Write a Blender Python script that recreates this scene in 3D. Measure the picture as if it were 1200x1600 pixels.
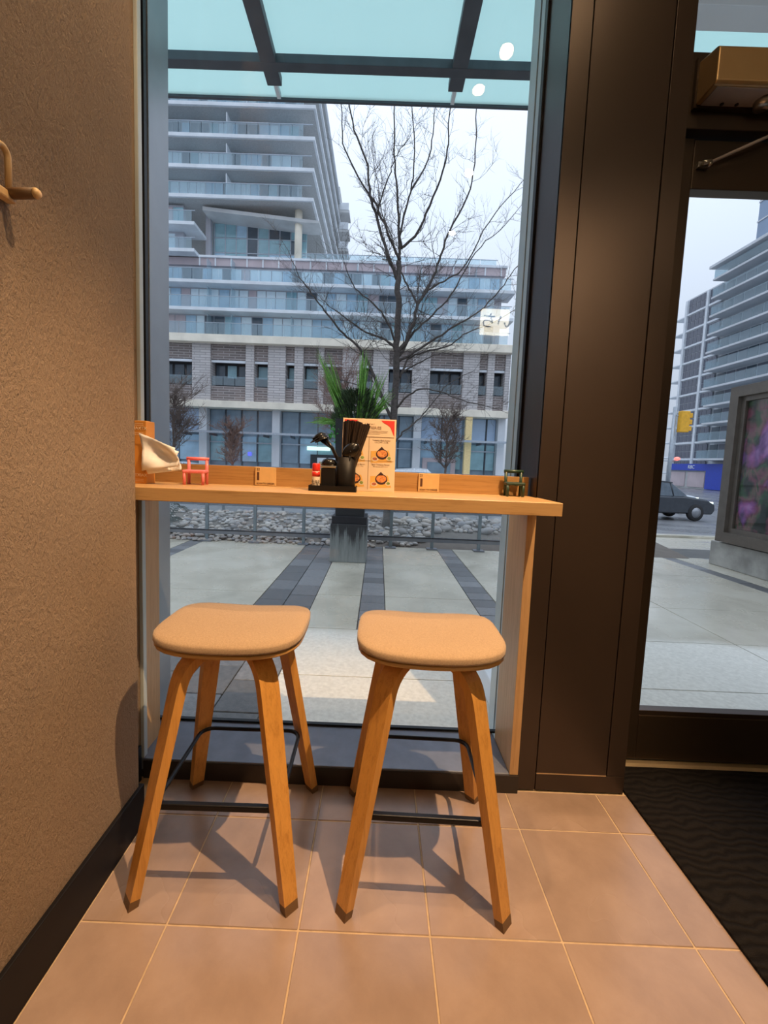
import bpy, bmesh, math, random
from mathutils import Vector, Matrix

for o in list(bpy.data.objects):
    bpy.data.objects.remove(o, do_unlink=True)
S = bpy.context.scene
COL = S.collection
PI = math.pi

# ---------------------------------------------------------------- camera
cam_data = bpy.data.cameras.new('camera')
cam = bpy.data.objects.new('camera', cam_data)
COL.objects.link(cam)
S.camera = cam
cam_data.sensor_fit = 'VERTICAL'
cam_data.sensor_height = 24.0
cam_data.lens = 24.0 * 668.3 / 1600.0
cam_data.shift_x = 13.2 / 1600.0
cam_data.shift_y = -18.4 / 1600.0
cam_data.clip_start = 0.02
cam_data.clip_end = 500
_p, _r, _y = math.radians(5.085), math.radians(2.204), math.radians(0.289)
_f = Vector((-math.sin(_y) * math.cos(_p), math.cos(_y) * math.cos(_p), -math.sin(_p)))
_ri = Vector((math.cos(_y), math.sin(_y), 0))
_up = _ri.cross(_f)
_r2 = _ri * math.cos(_r) + _up * math.sin(_r)
_u2 = -_ri * math.sin(_r) + _up * math.cos(_r)
_m = Matrix((_r2, _u2, -_f)).transposed().to_4x4()
_m.translation = Vector((0, 0, 1.172))
cam.matrix_world = _m

# ---------------------------------------------------------------- sky (overcast) and exposure
W = bpy.data.worlds.new('overcast_sky')
S.world = W
W.use_nodes = True
_bg = W.node_tree.nodes['Background']
_bg.inputs[0].default_value = (0.69, 0.785, 0.94, 1)
# overcast sky: brighter towards the zenith (CIE overcast law)
_nt = W.node_tree
_tc = _nt.nodes.new('ShaderNodeTexCoord')
_sz = _nt.nodes.new('ShaderNodeSeparateXYZ')
_nt.links.new(_tc.outputs['Generated'], _sz.inputs[0])
_mr = _nt.nodes.new('ShaderNodeMapRange')
_mr.inputs[1].default_value = 0.0
_mr.inputs[2].default_value = 1.0
_mr.inputs[3].default_value = 0.58
_mr.inputs[4].default_value = 2.0
_nt.links.new(_sz.outputs[2], _mr.inputs[0])
_nt.links.new(_mr.outputs[0], _bg.inputs[1])
S.view_settings.view_transform = 'Standard'
S.view_settings.look = 'None'
S.view_settings.exposure = 0.1
S.view_settings.gamma = 1.0
S.view_settings.use_curve_mapping = False

WARM = (1.0, 0.66, 0.37)

# ---------------------------------------------------------------- materials
MATS = {}


def new_mat(name):
    m = bpy.data.materials.new(name)
    m.use_nodes = True
    MATS[name] = m
    nt = m.node_tree
    return m, nt, nt.nodes['Principled BSDF']


def coords(nt, scale=(1, 1, 1), kind='Object', rot=(0, 0, 0)):
    tc = nt.nodes.new('ShaderNodeTexCoord')
    mp = nt.nodes.new('ShaderNodeMapping')
    mp.inputs['Scale'].default_value = scale
    mp.inputs['Rotation'].default_value = rot
    nt.links.new(tc.outputs[kind], mp.inputs[0])
    return mp.outputs[0]


def noise(nt, vec, scale, detail=4, rough=.55, dist=0.0):
    n = nt.nodes.new('ShaderNodeTexNoise')
    n.inputs['Scale'].default_value = scale
    n.inputs['Detail'].default_value = detail
    n.inputs['Roughness'].default_value = rough
    n.inputs['Distortion'].default_value = dist
    if vec is not None:
        nt.links.new(vec, n.inputs['Vector'])
    return n.outputs['Fac']


def ramp(nt, fac, stops):
    r = nt.nodes.new('ShaderNodeValToRGB')
    e = r.color_ramp.elements
    while len(e) < len(stops):
        e.new(0.5)
    for el, (p, c) in zip(e, stops):
        el.position = p
        el.color = (*c, 1) if len(c) == 3 else c
    nt.links.new(fac, r.inputs[0])
    return r.outputs[0]


def bump(nt, height, bsdf, strength=.3, dist=.01):
    b = nt.nodes.new('ShaderNodeBump')
    b.inputs['Strength'].default_value = strength
    b.inputs['Distance'].default_value = dist
    nt.links.new(height, b.inputs['Height'])
    nt.links.new(b.outputs[0], bsdf.inputs['Normal'])


def math_node(nt, op, a, b=None):
    n = nt.nodes.new('ShaderNodeMath')
    n.operation = op
    for i, v in enumerate((a, b)):
        if v is None:
            continue
        if isinstance(v, (int, float)):
            n.inputs[i].default_value = v
        else:
            nt.links.new(v, n.inputs[i])
    return n.outputs[0]


def plain(name, col, rough=.5, metal=0.0, var=0.12, nscale=8.0, bmp=0.0, bscale=60.0, spec=None):
    """one colour with a little unevenness"""
    m, nt, b = new_mat(name)
    v = coords(nt)
    f = noise(nt, v, nscale)
    lo = tuple(c * (1 - var) for c in col)
    hi = tuple(min(1, c * (1 + var)) for c in col)
    nt.links.new(ramp(nt, f, [(.3, lo), (.7, hi)]), b.inputs['Base Color'])
    b.inputs['Roughness'].default_value = rough
    b.inputs['Metallic'].default_value = metal
    if spec is not None:
        b.inputs['Specular IOR Level'].default_value = spec
    if bmp:
        bump(nt, noise(nt, v, bscale, 3), b, bmp, .004)
    return m


def wood(name, c1, c2, axis='X', rough=.45, scale=1.0):
    m, nt, b = new_mat(name)
    s = {'X': (1.2, 26, 26), 'Y': (26, 1.2, 26), 'Z': (26, 26, 1.2)}[axis]
    v = coords(nt, tuple(k * scale for k in s))
    f = noise(nt, v, 3.0, 6, .65, .6)
    v2 = coords(nt, tuple(k * scale * 4 for k in s))
    g = noise(nt, v2, 4.0, 3, .7)
    mixed = math_node(nt, 'ADD', math_node(nt, 'MULTIPLY', f, .65), math_node(nt, 'MULTIPLY', g, .35))
    nt.links.new(ramp(nt, mixed, [(.36, c2), (.5, c1), (.66, tuple(min(1, k * 1.1) for k in c1))]), b.inputs['Base Color'])
    b.inputs['Roughness'].default_value = rough
    bump(nt, mixed, b, .12, .002)
    return m


def emit(name, col, strength):
    m, nt, b = new_mat(name)
    b.inputs['Base Color'].default_value = (*col, 1)
    b.inputs['Emission Color'].default_value = (*col, 1)
    b.inputs['Emission Strength'].default_value = strength
    return m


def glass(name, tint, base_refl=.04, body=None, body_fac=0.0, rough=0.0, tl=.5):
    """thin pane: mostly see-through, Schlick reflection, an optional milky body"""
    m, nt, b = new_mat(name)
    nt.nodes.remove(b)
    out = nt.nodes['Material Output']
    tr = nt.nodes.new('ShaderNodeBsdfTransparent')
    tr.inputs[0].default_value = (*tint, 1)
    gl = nt.nodes.new('ShaderNodeBsdfGlossy')
    gl.inputs['Roughness'].default_value = rough
    lw = nt.nodes.new('ShaderNodeLayerWeight')
    lw.inputs[0].default_value = .5
    p5 = math_node(nt, 'POWER', lw.outputs['Facing'], 5.0)
    fr = math_node(nt, 'ADD', math_node(nt, 'MULTIPLY', p5, 1 - base_refl), base_refl)
    under = tr.outputs[0]
    if body:
        df = nt.nodes.new('ShaderNodeBsdfTranslucent')
        df.inputs[0].default_value = (*body, 1)
        dd = nt.nodes.new('ShaderNodeBsdfDiffuse')
        dd.inputs[0].default_value = (*body, 1)
        mb = nt.nodes.new('ShaderNodeMixShader')
        mb.inputs[0].default_value = tl
        nt.links.new(df.outputs[0], mb.inputs[1])
        nt.links.new(dd.outputs[0], mb.inputs[2])
        mx = nt.nodes.new('ShaderNodeMixShader')
        mx.inputs[0].default_value = body_fac
        nt.links.new(under, mx.inputs[1])
        nt.links.new(mb.outputs[0], mx.inputs[2])
        under = mx.outputs[0]
    ms = nt.nodes.new('ShaderNodeMixShader')
    nt.links.new(fr, ms.inputs[0])
    nt.links.new(under, ms.inputs[1])
    nt.links.new(gl.outputs[0], ms.inputs[2])
    nt.links.new(ms.outputs[0], out.inputs[0])
    return m


def make_materials():
    # stucco
    m, nt, b = new_mat('stucco')
    v = coords(nt)
    f = noise(nt, v, 3.0, 5)
    nt.links.new(ramp(nt, f, [(.3, (.31, .215, .138)), (.7, (.37, .26, .17))]), b.inputs['Base Color'])
    b.inputs['Roughness'].default_value = .85
    vs = coords(nt, (1, 1, .55), rot=(.5, 0, 0))
    h = math_node(nt, 'ADD', noise(nt, vs, 130, 5, .7), math_node(nt, 'MULTIPLY', noise(nt, vs, 60, 3, .6), .3))
    bump(nt, h, b, 1.0, .011)
    # floor tile
    m, nt, b = new_mat('tile')
    v = coords(nt)
    oi = nt.nodes.new('ShaderNodeObjectInfo')
    f = noise(nt, v, 6.0, 6, .6, .2)
    c = ramp(nt, f, [(.25, (.265, .182, .138)), (.5, (.33, .23, .175)), (.78, (.40, .285, .22))])
    hs = nt.nodes.new('ShaderNodeHueSaturation')
    nt.links.new(math_node(nt, 'ADD', math_node(nt, 'MULTIPLY', oi.outputs['Random'], .16), .92), hs.inputs['Value'])
    nt.links.new(c, hs.inputs['Color'])
    nt.links.new(hs.outputs[0], b.inputs['Base Color'])
    nt.links.new(math_node(nt, 'ADD', math_node(nt, 'MULTIPLY', noise(nt, v, 3.0, 2), .12), .20), b.inputs['Roughness'])
    bump(nt, noise(nt, v, 40, 4), b, .08, .003)
    plain('grout', (.50, .36, .22), .9, nscale=40)
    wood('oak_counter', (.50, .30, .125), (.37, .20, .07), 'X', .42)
    wood('oak_back_shaded', (.42, .23, .080), (.31, .155, .046), 'X', .45)  # back board oak, darkened in its colour for the shade on the upright face
    wood('oak_panel', (.56, .34, .16), (.47, .27, .11), 'Z', .4)
    wood('oak_leg', (.64, .31, .070), (.50, .22, .042), 'Z', .38)
    wood('oak_shell', (.55, .30, .095), (.45, .22, .06), 'X', .4)
    wood('hook_wood', (.66, .45, .22), (.55, .35, .15), 'Z', .45)
    plain('foot_pad', (.16, .085, .035), .55)
    # seat fabric
    m, nt, b = new_mat('seat_fabric')
    v = coords(nt)
    f = noise(nt, v, 260, 3, .7)
    nt.links.new(ramp(nt, f, [(.3, (.34, .228, .135)), (.7, (.47, .325, .20))]), b.inputs['Base Color'])
    b.inputs['Roughness'].default_value = .9
    b.inputs['Sheen Weight'].default_value = .25
    bump(nt, f, b, .35, .002)
    plain('black_metal', (.012, .012, .014), .35, .6, bmp=.05)
    plain('baseboard', (.008, .007, .008), .5, spec=.2)
    plain('brown_metal', (.060, .041, .031), .36, .45, var=.1, nscale=2.0)
    plain('door_metal', (.062, .042, .028), .38, .5, var=.1, nscale=2.0)
    plain('plinth', (.03, .022, .018), .5)
    plain('groove', (.006, .005, .005), .7)
    plain('sill_metal', (.17, .18, .215), .38, .35, var=.12, nscale=14)
    plain('frame_metal', (.50, .56, .56), .38, .2, var=.05)
    plain('frame_dark', (.30, .32, .35), .30, .5, var=.06)
    plain('gasket', (.008, .009, .012), .5)
    plain('threshold_metal', (.72, .55, .33), .3, .8)
    plain('closer_metal', (.50, .34, .17), .38, .5, var=.05)
    plain('closer_under', (.42, .38, .38), .5, .1)
    plain('steel', (.55, .53, .48), .3, .9)
    # mat
    m, nt, b = new_mat('mat_pile')
    v = coords(nt)
    w = nt.nodes.new('ShaderNodeTexWave')
    w.wave_type = 'BANDS'
    w.bands_direction = 'Y'
    w.inputs['Scale'].default_value = 11
    w.inputs['Distortion'].default_value = 9.0
    w.inputs['Detail'].default_value = 2
    w.inputs['Detail Scale'].default_value = 1.0
    nt.links.new(v, w.inputs['Vector'])
    hh = math_node(nt, 'ADD', w.outputs['Fac'], math_node(nt, 'MULTIPLY', noise(nt, v, 300, 2), .7))
    nt.links.new(ramp(nt, hh, [(.2, (.006, .005, .005)), (1.0, (.014, .012, .011))]), b.inputs['Base Color'])
    b.inputs['Roughness'].default_value = .95
    b.inputs['Specular IOR Level'].default_value = .1
    bump(nt, hh, b, .9, .006)
    # interior shell behind the camera
    plain('ceiling_paint', (.10, .08, .06), .9)
    plain('room_wall', (.20, .15, .11), .85)
    # glass
    glass('window_glass', (.985, .99, .99), .022)
    glass('door_glass', (.985, .99, .99), .022)
    glass('canopy_glass', (.55, .80, .82), .03, (.80, .96, .92), .92, tl=.25)
    glass('rail_glass', (.95, .97, .98), .03, (.70, .78, .82), .05)
    glass('balcony_glass', (.86, .93, .96), .05, (.70, .84, .90), .20)
    # outdoor ground
    m, nt, b = new_mat('concrete_slab')
    v = coords(nt)
    f = noise(nt, v, 1.3, 7, .62, .3)
    fine = noise(nt, v, 45, 4)
    sx = nt.nodes.new('ShaderNodeSeparateXYZ')
    nt.links.new(v, sx.inputs[0])
    edge = math_node(nt, 'ADD', sx.outputs[1], math_node(nt, 'MULTIPLY', f, .5))
    wet = nt.nodes.new('ShaderNodeMapRange')
    wet.interpolation_type = 'SMOOTHSTEP'
    wet.inputs[1].default_value = 3.12
    wet.inputs[2].default_value = 3.32
    nt.links.new(edge, wet.inputs[0])
    dry_c = ramp(nt, fine, [(.3, (.60, .58, .52)), (.7, (.74, .72, .65))])
    wet_c = ramp(nt, f, [(.3, (.33, .305, .24)), (.5, (.50, .465, .375)), (.7, (.64, .60, .50))])
    mx = nt.nodes.new('ShaderNodeMix')
    mx.data_type = 'RGBA'
    nt.links.new(wet.outputs[0], mx.inputs[0])
    nt.links.new(dry_c, mx.inputs[6])
    nt.links.new(wet_c, mx.inputs[7])
    nt.links.new(mx.outputs[2], b.inputs['Base Color'])
    rr = math_node(nt, 'SUBTRACT', .75, math_node(nt, 'MULTIPLY', wet.outputs[0], math_node(nt, 'MULTIPLY', f, .95)))
    nt.links.new(rr, b.inputs['Roughness'])
    bump(nt, fine, b, .12, .004)
    m, nt, b = new_mat('paver')
    v = coords(nt)
    oi = nt.nodes.new('ShaderNodeObjectInfo')
    f = noise(nt, v, 30, 5)
    hs = nt.nodes.new('ShaderNodeHueSaturation')
    nt.links.new(ramp(nt, f, [(.3, (.105, .107, .112)), (.7, (.18, .182, .186))]), hs.inputs['Color'])
    nt.links.new(math_node(nt, 'ADD', math_node(nt, 'MULTIPLY', oi.outputs['Random'], .7), .7), hs.inputs['Value'])
    nt.links.new(hs.outputs[0], b.inputs['Base Color'])
    nt.links.new(math_node(nt, 'ADD', math_node(nt, 'MULTIPLY', f, .4), .22), b.inputs['Roughness'])
    bump(nt, noise(nt, v, 120, 3), b, .3, .003)
    plain('joint_sand', (.10, .10, .095), .9)
    m, nt, b = new_mat('asphalt')
    v = coords(nt)
    f = noise(nt, v, .5, 6, .6)
    nt.links.new(ramp(nt, f, [(.3, (.15, .152, .16)), (.7, (.26, .262, .27))]), b.inputs['Base Color'])
    nt.links.new(math_node(nt, 'ADD', math_node(nt, 'MULTIPLY', f, .5), .05), b.inputs['Roughness'])
    # rocks
    m, nt, b = new_mat('river_stone')
    oi = nt.nodes.new('ShaderNodeObjectInfo')
    gi = nt.nodes.new('ShaderNodeNewGeometry')
    rnd = math_node(nt, 'FRACT', math_node(nt, 'ADD', oi.outputs['Random'], gi.outputs['Random Per Island']))
    nt.links.new(ramp(nt, rnd, [(0, (.16, .14, .13)), (.25, (.34, .31, .28)), (.5, (.46, .39, .32)), (.7, (.24, .24, .25)), (.88, (.54, .50, .45)), (1, (.30, .19, .14))]), b.inputs['Base Color'])
    b.inputs['Roughness'].default_value = .45
    plain('bed_soil', (.14, .12, .10), .9)
    # pedestal: concrete with dark drips
    m, nt, b = new_mat('stained_concrete')
    v = coords(nt, (14, 14, 1.3))
    f = noise(nt, v, 1.6, 5, .65)
    g = nt.nodes.new('ShaderNodeSeparateXYZ')
    nt.links.new(coords(nt), g.inputs[0])
    k = math_node(nt, 'SUBTRACT', f, math_node(nt, 'MULTIPLY', math_node(nt, 'SUBTRACT', g.outputs[2], .3), 1.1))
    nt.links.new(ramp(nt, k, [(.46, (.035, .035, .037)), (.60, (.20, .22, .215)), (.85, (.29, .31, .30))]), b.inputs['Base Color'])
    b.inputs['Roughness'].default_value = .6
    plain('planter_black', (.018, .019, .021), .5)
    plain('rail_post', (.20, .245, .27), .4, .5)
    plain('rail_bar', (.19, .20, .22), .45, .4)
    plain('rail_bar_dark', (.03, .03, .035), .45, .4)
    plain('bark', (.075, .062, .055), .85, var=.4, nscale=30, bmp=.4)
    plain('twig', (.11, .092, .082), .85)
    plain('street_twig', (.16, .12, .10), .85)
    plain('street_twig_red', (.24, .15, .12), .85)
    plain('grass_blade', (.15, .33, .05), .5, var=.5, nscale=60)
    plain('conifer_dark', (.045, .075, .028), .7, var=.5, nscale=60)
    plain('leaf_green', (.07, .30, .06), .5, var=.4, nscale=50)
    plain('palm_leaf', (.022, .035, .022), .55, var=.4, nscale=50)
    # buildings
    plain('bldg_concrete', (.62, .63, .63), .8, nscale=.6)
    plain('bldg_white', (.78, .82, .86), .7, nscale=.6)
    plain('bldg_cream', (.90, .82, .68), .8, nscale=.8)
    plain('bldg_wall', (.46, .46, .50), .8, nscale=.6)
    plain('bldg_pink', (.56, .47, .49), .8, nscale=.6)
    plain('mullion', (.45, .50, .56), .5, .3)
    plain('mullion_dark', (.10, .11, .13), .5, .3)
    for nm, c1, c2, mo in (('brick_light', (.64, .60, .59), (.53, .50, .49), (.38, .36, .355)), ('brick_dark', (.27, .225, .21), (.18, .155, .15), (.42, .38, .37))):
        m, nt, b = new_mat(nm)
        v = coords(nt, rot=(PI / 2, 0, 0))
        br = nt.nodes.new('ShaderNodeTexBrick')
        br.inputs['Color1'].default_value = (*c1, 1)
        br.inputs['Color2'].default_value = (*c2, 1)
        br.inputs['Mortar'].default_value = (*mo, 1)
        br.inputs['Scale'].default_value = 1.0
        br.inputs['Brick Width'].default_value = 1.1
        br.inputs['Row Height'].default_value = .24
        br.inputs['Mortar Size'].default_value = .035
        nt.links.new(v, br.inputs['Vector'])
        nt.links.new(br.outputs[0], b.inputs['Base Color'])
        b.inputs['Roughness'].default_value = .85
        bump(nt, br.outputs['Fac'], b, .5, -.05)
    plain('pane_curtain', (.76, .88, .98), .12, var=.1, nscale=.5)
    plain('pane_blue', (.42, .60, .74), .08, var=.25, nscale=.5)
    plain('pane_dark', (.08, .11, .14), .06, var=.3, nscale=.5)
    plain('pane_teal', (.30, .50, .56), .08, var=.3, nscale=.4)
    plain('pane_store', (.26, .35, .43), .05, var=.4, nscale=.25)
    plain('pane_store_sky', (.46, .60, .80), .05, var=.2, nscale=.2)
    plain('dark_room', (.03, .032, .038), .7)
    plain('bldg_lav', (.64, .66, .69), .7, nscale=.4)
    plain('bldg_lav_dark', (.15, .16, .20), .3, nscale=.5, var=.25)
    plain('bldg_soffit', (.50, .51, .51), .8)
    plain('tower_glass', (.27, .36, .50), .2, var=.12, nscale=.1)
    plain('sign_blue', (.03, .07, .50), .4)
    plain('sign_yellow', (.95, .70, .34), .5)
    emit('store_light', (.62, .95, .85), 1.1)
    emit('store_blue', (.10, .12, 1.0), 1.2)
    plain('store_warm', (.55, .38, .18), .6)
    plain('traffic_yellow', (.90, .46, .03), .45)
    plain('pole_grey', (.40, .44, .48), .45, .4)
    plain('car_dark', (.07, .078, .09), .18, .5)
    plain('car_white', (.72, .76, .80), .2, .1)
    plain('car_glass', (.10, .13, .16), .05)
    plain('tyre', (.02, .02, .021), .8)
    plain('wheel_rim', (.30, .31, .33), .35, .8)
    emit('headlight', (.85, 1.0, .90), 1.6)
    emit('tail_red', (1.0, .22, .18), 1.2)
    emit('signal_blue', (.25, .55, .95), 1.2)
    plain('kiosk_bronze', (.18, .155, .13), .35, .5)
    plain('kiosk_concrete', (.36, .35, .32), .8, var=.3, nscale=4, bmp=.2)
    # flower poster: soft blooms in purple, pink and green on black
    m, nt, b = new_mat('flower_poster')
    v = coords(nt, (1, 1.0, .8))
    n1 = noise(nt, v, 3.2, 3, .5, .3)
    n2 = noise(nt, coords(nt, (1, 1.3, .9)), 4.0, 3, .5, .3)
    c1 = ramp(nt, n1, [(.36, (.012, .016, .012)), (.46, (.03, .08, .03)), (.53, (.015, .015, .015)), (.62, (.16, .05, .22)), (.74, (.40, .20, .46))])
    c2 = ramp(nt, n2, [(.46, (.008, .010, .008)), (.58, (.20, .04, .08)), (.66, (.012, .02, .012)), (.8, (.06, .20, .08))])
    mx = nt.nodes.new('ShaderNodeMix')
    mx.data_type = 'RGBA'
    mx.blend_type = 'SCREEN'
    mx.inputs[0].default_value = .9
    nt.links.new(c1, mx.inputs[6])
    nt.links.new(c2, mx.inputs[7])
    nt.links.new(mx.outputs[2], b.inputs['Base Color'])
    b.inputs['Roughness'].default_value = .15
    # small things on the counter
    plain('plastic_black', (.009, .008, .008), .5, var=.05, spec=.2)
    plain('plastic_black_gloss', (.010, .009, .009), .22, var=.05, spec=.3)
    wood('chopstick_dark', (.026, .016, .011), (.012, .008, .006), 'Z', .5, 2.0)
    plain('chair_pink', (.82, .20, .20), .38, var=.04)
    plain('chair_green', (.020, .045, .026), .4, var=.1)
    plain('tissue_paper', (.90, .88, .86), .9, var=.03)
    plain('box_orange', (.72, .30, .05), .6, var=.05)
    plain('print_cream', (.86, .70, .48), .7, var=.02)
    plain('plaque_wood', (.66, .42, .18), .5, var=.06, nscale=40)
    plain('burnt', (.085, .03, .012), .7)
    plain('menu_card', (.66, .50, .33), .6, var=.03)
    plain('menu_red', (.62, .025, .015), .5, var=.05)
    plain('menu_line', (.22, .12, .06), .7)
    plain('menu_mat', (.66, .36, .07), .6)
    plain('menu_bowl', (.045, .02, .02), .4)
    plain('menu_soup', (.62, .22, .06), .5, var=.5, nscale=160)
    plain('menu_dish', (.62, .50, .32), .5)
    plain('menu_greens', (.20, .26, .05), .6, var=.4, nscale=200)
    plain('menu_meat', (.35, .10, .05), .6, var=.4, nscale=200)
    plain('shaker_red', (.66, .03, .02), .35)
    plain('shaker_label', (.74, .62, .48), .5)
    emit('lamp_glow', (1.0, .70, .40), 160.0)
    emit('sign_lit', (1.0, .90, .68), 18.0)
    plain('sign_ink', (.06, .05, .03), .7)


make_materials()


def M(n):
    return MATS[n]


# ---------------------------------------------------------------- geometry helpers
def link(o):
    COL.objects.link(o)
    return o


def tag(o, label=None, cat=None, group=None, kind=None):
    if label:
        o['label'] = label
    if cat:
        o['category'] = cat
    if group:
        o['group'] = group
    if kind:
        o['kind'] = kind
    return o


def thing(name, loc, label, cat, group=None, kind=None):
    o = bpy.data.objects.new(name, None)
    o.empty_display_size = .05
    o.location = loc
    link(o)
    return tag(o, label, cat, group, kind)


def attach(o, parent):
    """o is modelled in world coordinates"""
    if parent is not None:
        o.parent = parent
        if parent.type == 'EMPTY':
            o.matrix_parent_inverse = Matrix.Translation(-Vector(parent.location))
    return o


def obj(name, mesh, mat=None, parent=None, local=False):
    o = bpy.data.objects.new(name, mesh)
    link(o)
    if mat is not None and len(mesh.materials) == 0:
        mesh.materials.append(M(mat) if isinstance(mat, str) else mat)
    if parent is not None:
        if local:
            o.parent = parent
        else:
            attach(o, parent)
    return o


class B:
    """collects shapes into one mesh"""

    def __init__(self):
        self.v, self.f, self.s = [], [], []

    def add(self, vs, fs, smooth=False):
        n = len(self.v)
        self.v += [tuple(p) for p in vs]
        self.f += [tuple(i + n for i in f) for f in fs]
        self.s += [smooth] * len(fs)
        return self

    def box(self, x0, x1, y0, y1, z0, z1):
        vs = [(x0, y0, z0), (x1, y0, z0), (x1, y1, z0), (x0, y1, z0), (x0, y0, z1), (x1, y0, z1), (x1, y1, z1), (x0, y1, z1)]
        return self.add(vs, [(0, 3, 2, 1), (4, 5, 6, 7), (0, 1, 5, 4), (1, 2, 6, 5), (2, 3, 7, 6), (3, 0, 4, 7)])

    def tube(self, pts, r, n=8, cap=True, smooth=True):
        pts = [Vector(p) for p in pts]
        if not isinstance(r, (list, tuple)):
            r = [r] * len(pts)
        vs, fs = [], []
        ref = Vector((0, 0, 1))
        prev = None
        for i, p in enumerate(pts):
            a = pts[max(0, i - 1)]
            c = pts[min(len(pts) - 1, i + 1)]
            t = (c - a).normalized() if (c - a).length > 1e-9 else Vector((0, 0, 1))
            if prev is None:
                ref = Vector((1, 0, 0)) if abs(t.z) > .9 else Vector((0, 0, 1))
                u = t.cross(ref).normalized()
            else:
                u = (prev - t * prev.dot(t))
                u = u.normalized() if u.length > 1e-6 else t.orthogonal().normalized()
            prev = u
            w = t.cross(u)
            for k in range(n):
                a_ = 2 * PI * k / n
                vs.append(p + (u * math.cos(a_) + w * math.sin(a_)) * r[i])
        for i in range(len(pts) - 1):
            for k in range(n):
                k2 = (k + 1) % n
                fs.append((i * n + k, i * n + k2, (i + 1) * n + k2, (i + 1) * n + k))
        if cap:
            fs.append(tuple(range(n))[::-1])
            fs.append(tuple(range((len(pts) - 1) * n, len(pts) * n)))
        return self.add(vs, fs, smooth)

    def lathe(self, prof, n=24, centre=(0, 0, 0), smooth=True):
        cx, cy, cz = centre
        vs, fs = [], []
        for r, z in prof:
            for k in range(n):
                a = 2 * PI * k / n
                vs.append((cx + r * math.cos(a), cy + r * math.sin(a), cz + z))
        for i in range(len(prof) - 1):
            for k in range(n):
                k2 = (k + 1) % n
                fs.append((i * n + k, i * n + k2, (i + 1) * n + k2, (i + 1) * n + k))
        fs.append(tuple(range(n))[::-1])
        fs.append(tuple(range((len(prof) - 1) * n, len(prof) * n)))
        return self.add(vs, fs, smooth)

    def prism(self, poly, axis, a0, a1):
        """poly: 2-D outline in the two other axes (x,z for Y; y,z for X; x,y for Z)"""
        def pt(p, a):
            return {'Y': (p[0], a, p[1]), 'X': (a, p[0], p[1]), 'Z': (p[0], p[1], a)}[axis]
        n = len(poly)
        vs = [pt(p, a0) for p in poly] + [pt(p, a1) for p in poly]
        fs = [tuple(range(n)), tuple(range(n, 2 * n))[::-1]]
        fs += [(i, (i + 1) % n, n + (i + 1) % n, n + i) for i in range(n)]
        return self.add(vs, fs)

    def mesh(self, name, bevel=0.0, seg=2):
        me = bpy.data.meshes.new(name)
        me.from_pydata(self.v, [], self.f)
        me.polygons.foreach_set('use_smooth', self.s)
        bm = bmesh.new()
        bm.from_mesh(me)
        bmesh.ops.recalc_face_normals(bm, faces=bm.faces)
        if bevel:
            bmesh.ops.bevel(bm, geom=list(bm.edges), offset=bevel, segments=seg, profile=.5, affect='EDGES', clamp_overlap=True)
        bm.to_mesh(me)
        bm.free()
        me.update()
        return me

    def build(self, name, mat, parent=None, bevel=0.0, seg=2, local=False):
        return obj(name, self.mesh(name, bevel, seg), mat, parent, local)


def box(name, x0, x1, y0, y1, z0, z1, mat, parent=None, bevel=0.0, local=False):
    return B().box(x0, x1, y0, y1, z0, z1).build(name, mat, parent, bevel, 2, local)


def structure(o, label, cat):
    return tag(o, label, cat, kind='structure')


def text(name, body, size, loc, rot, mat, parent, extrude=.0004, align='CENTER', sx=1.0):
    c = bpy.data.curves.new(name, 'FONT')
    c.body = body
    c.size = size
    c.align_x = align
    c.align_y = 'CENTER'
    c.extrude = extrude
    c.resolution_u = 3
    t = bpy.data.objects.new(name, c)
    COL.objects.link(t)
    dg = bpy.context.evaluated_depsgraph_get()
    me = bpy.data.meshes.new_from_object(t.evaluated_get(dg))
    bpy.data.objects.remove(t, do_unlink=True)
    bpy.data.curves.remove(c)
    mw = Matrix.Translation(loc) @ Matrix.Rotation(rot[2], 4, 'Z') @ Matrix.Rotation(rot[1], 4, 'Y') @ Matrix.Rotation(rot[0], 4, 'X') @ Matrix.Diagonal((sx, 1, 1, 1))
    me.transform(mw)
    me.materials.clear()
    return obj(name, me, mat, parent)

# ================================================================ the room
X_WALL = -0.715
Y_FRONT = 1.465      # inner face of the shopfront column
Y_GLASS = 1.69
CEIL = 3.75


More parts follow.
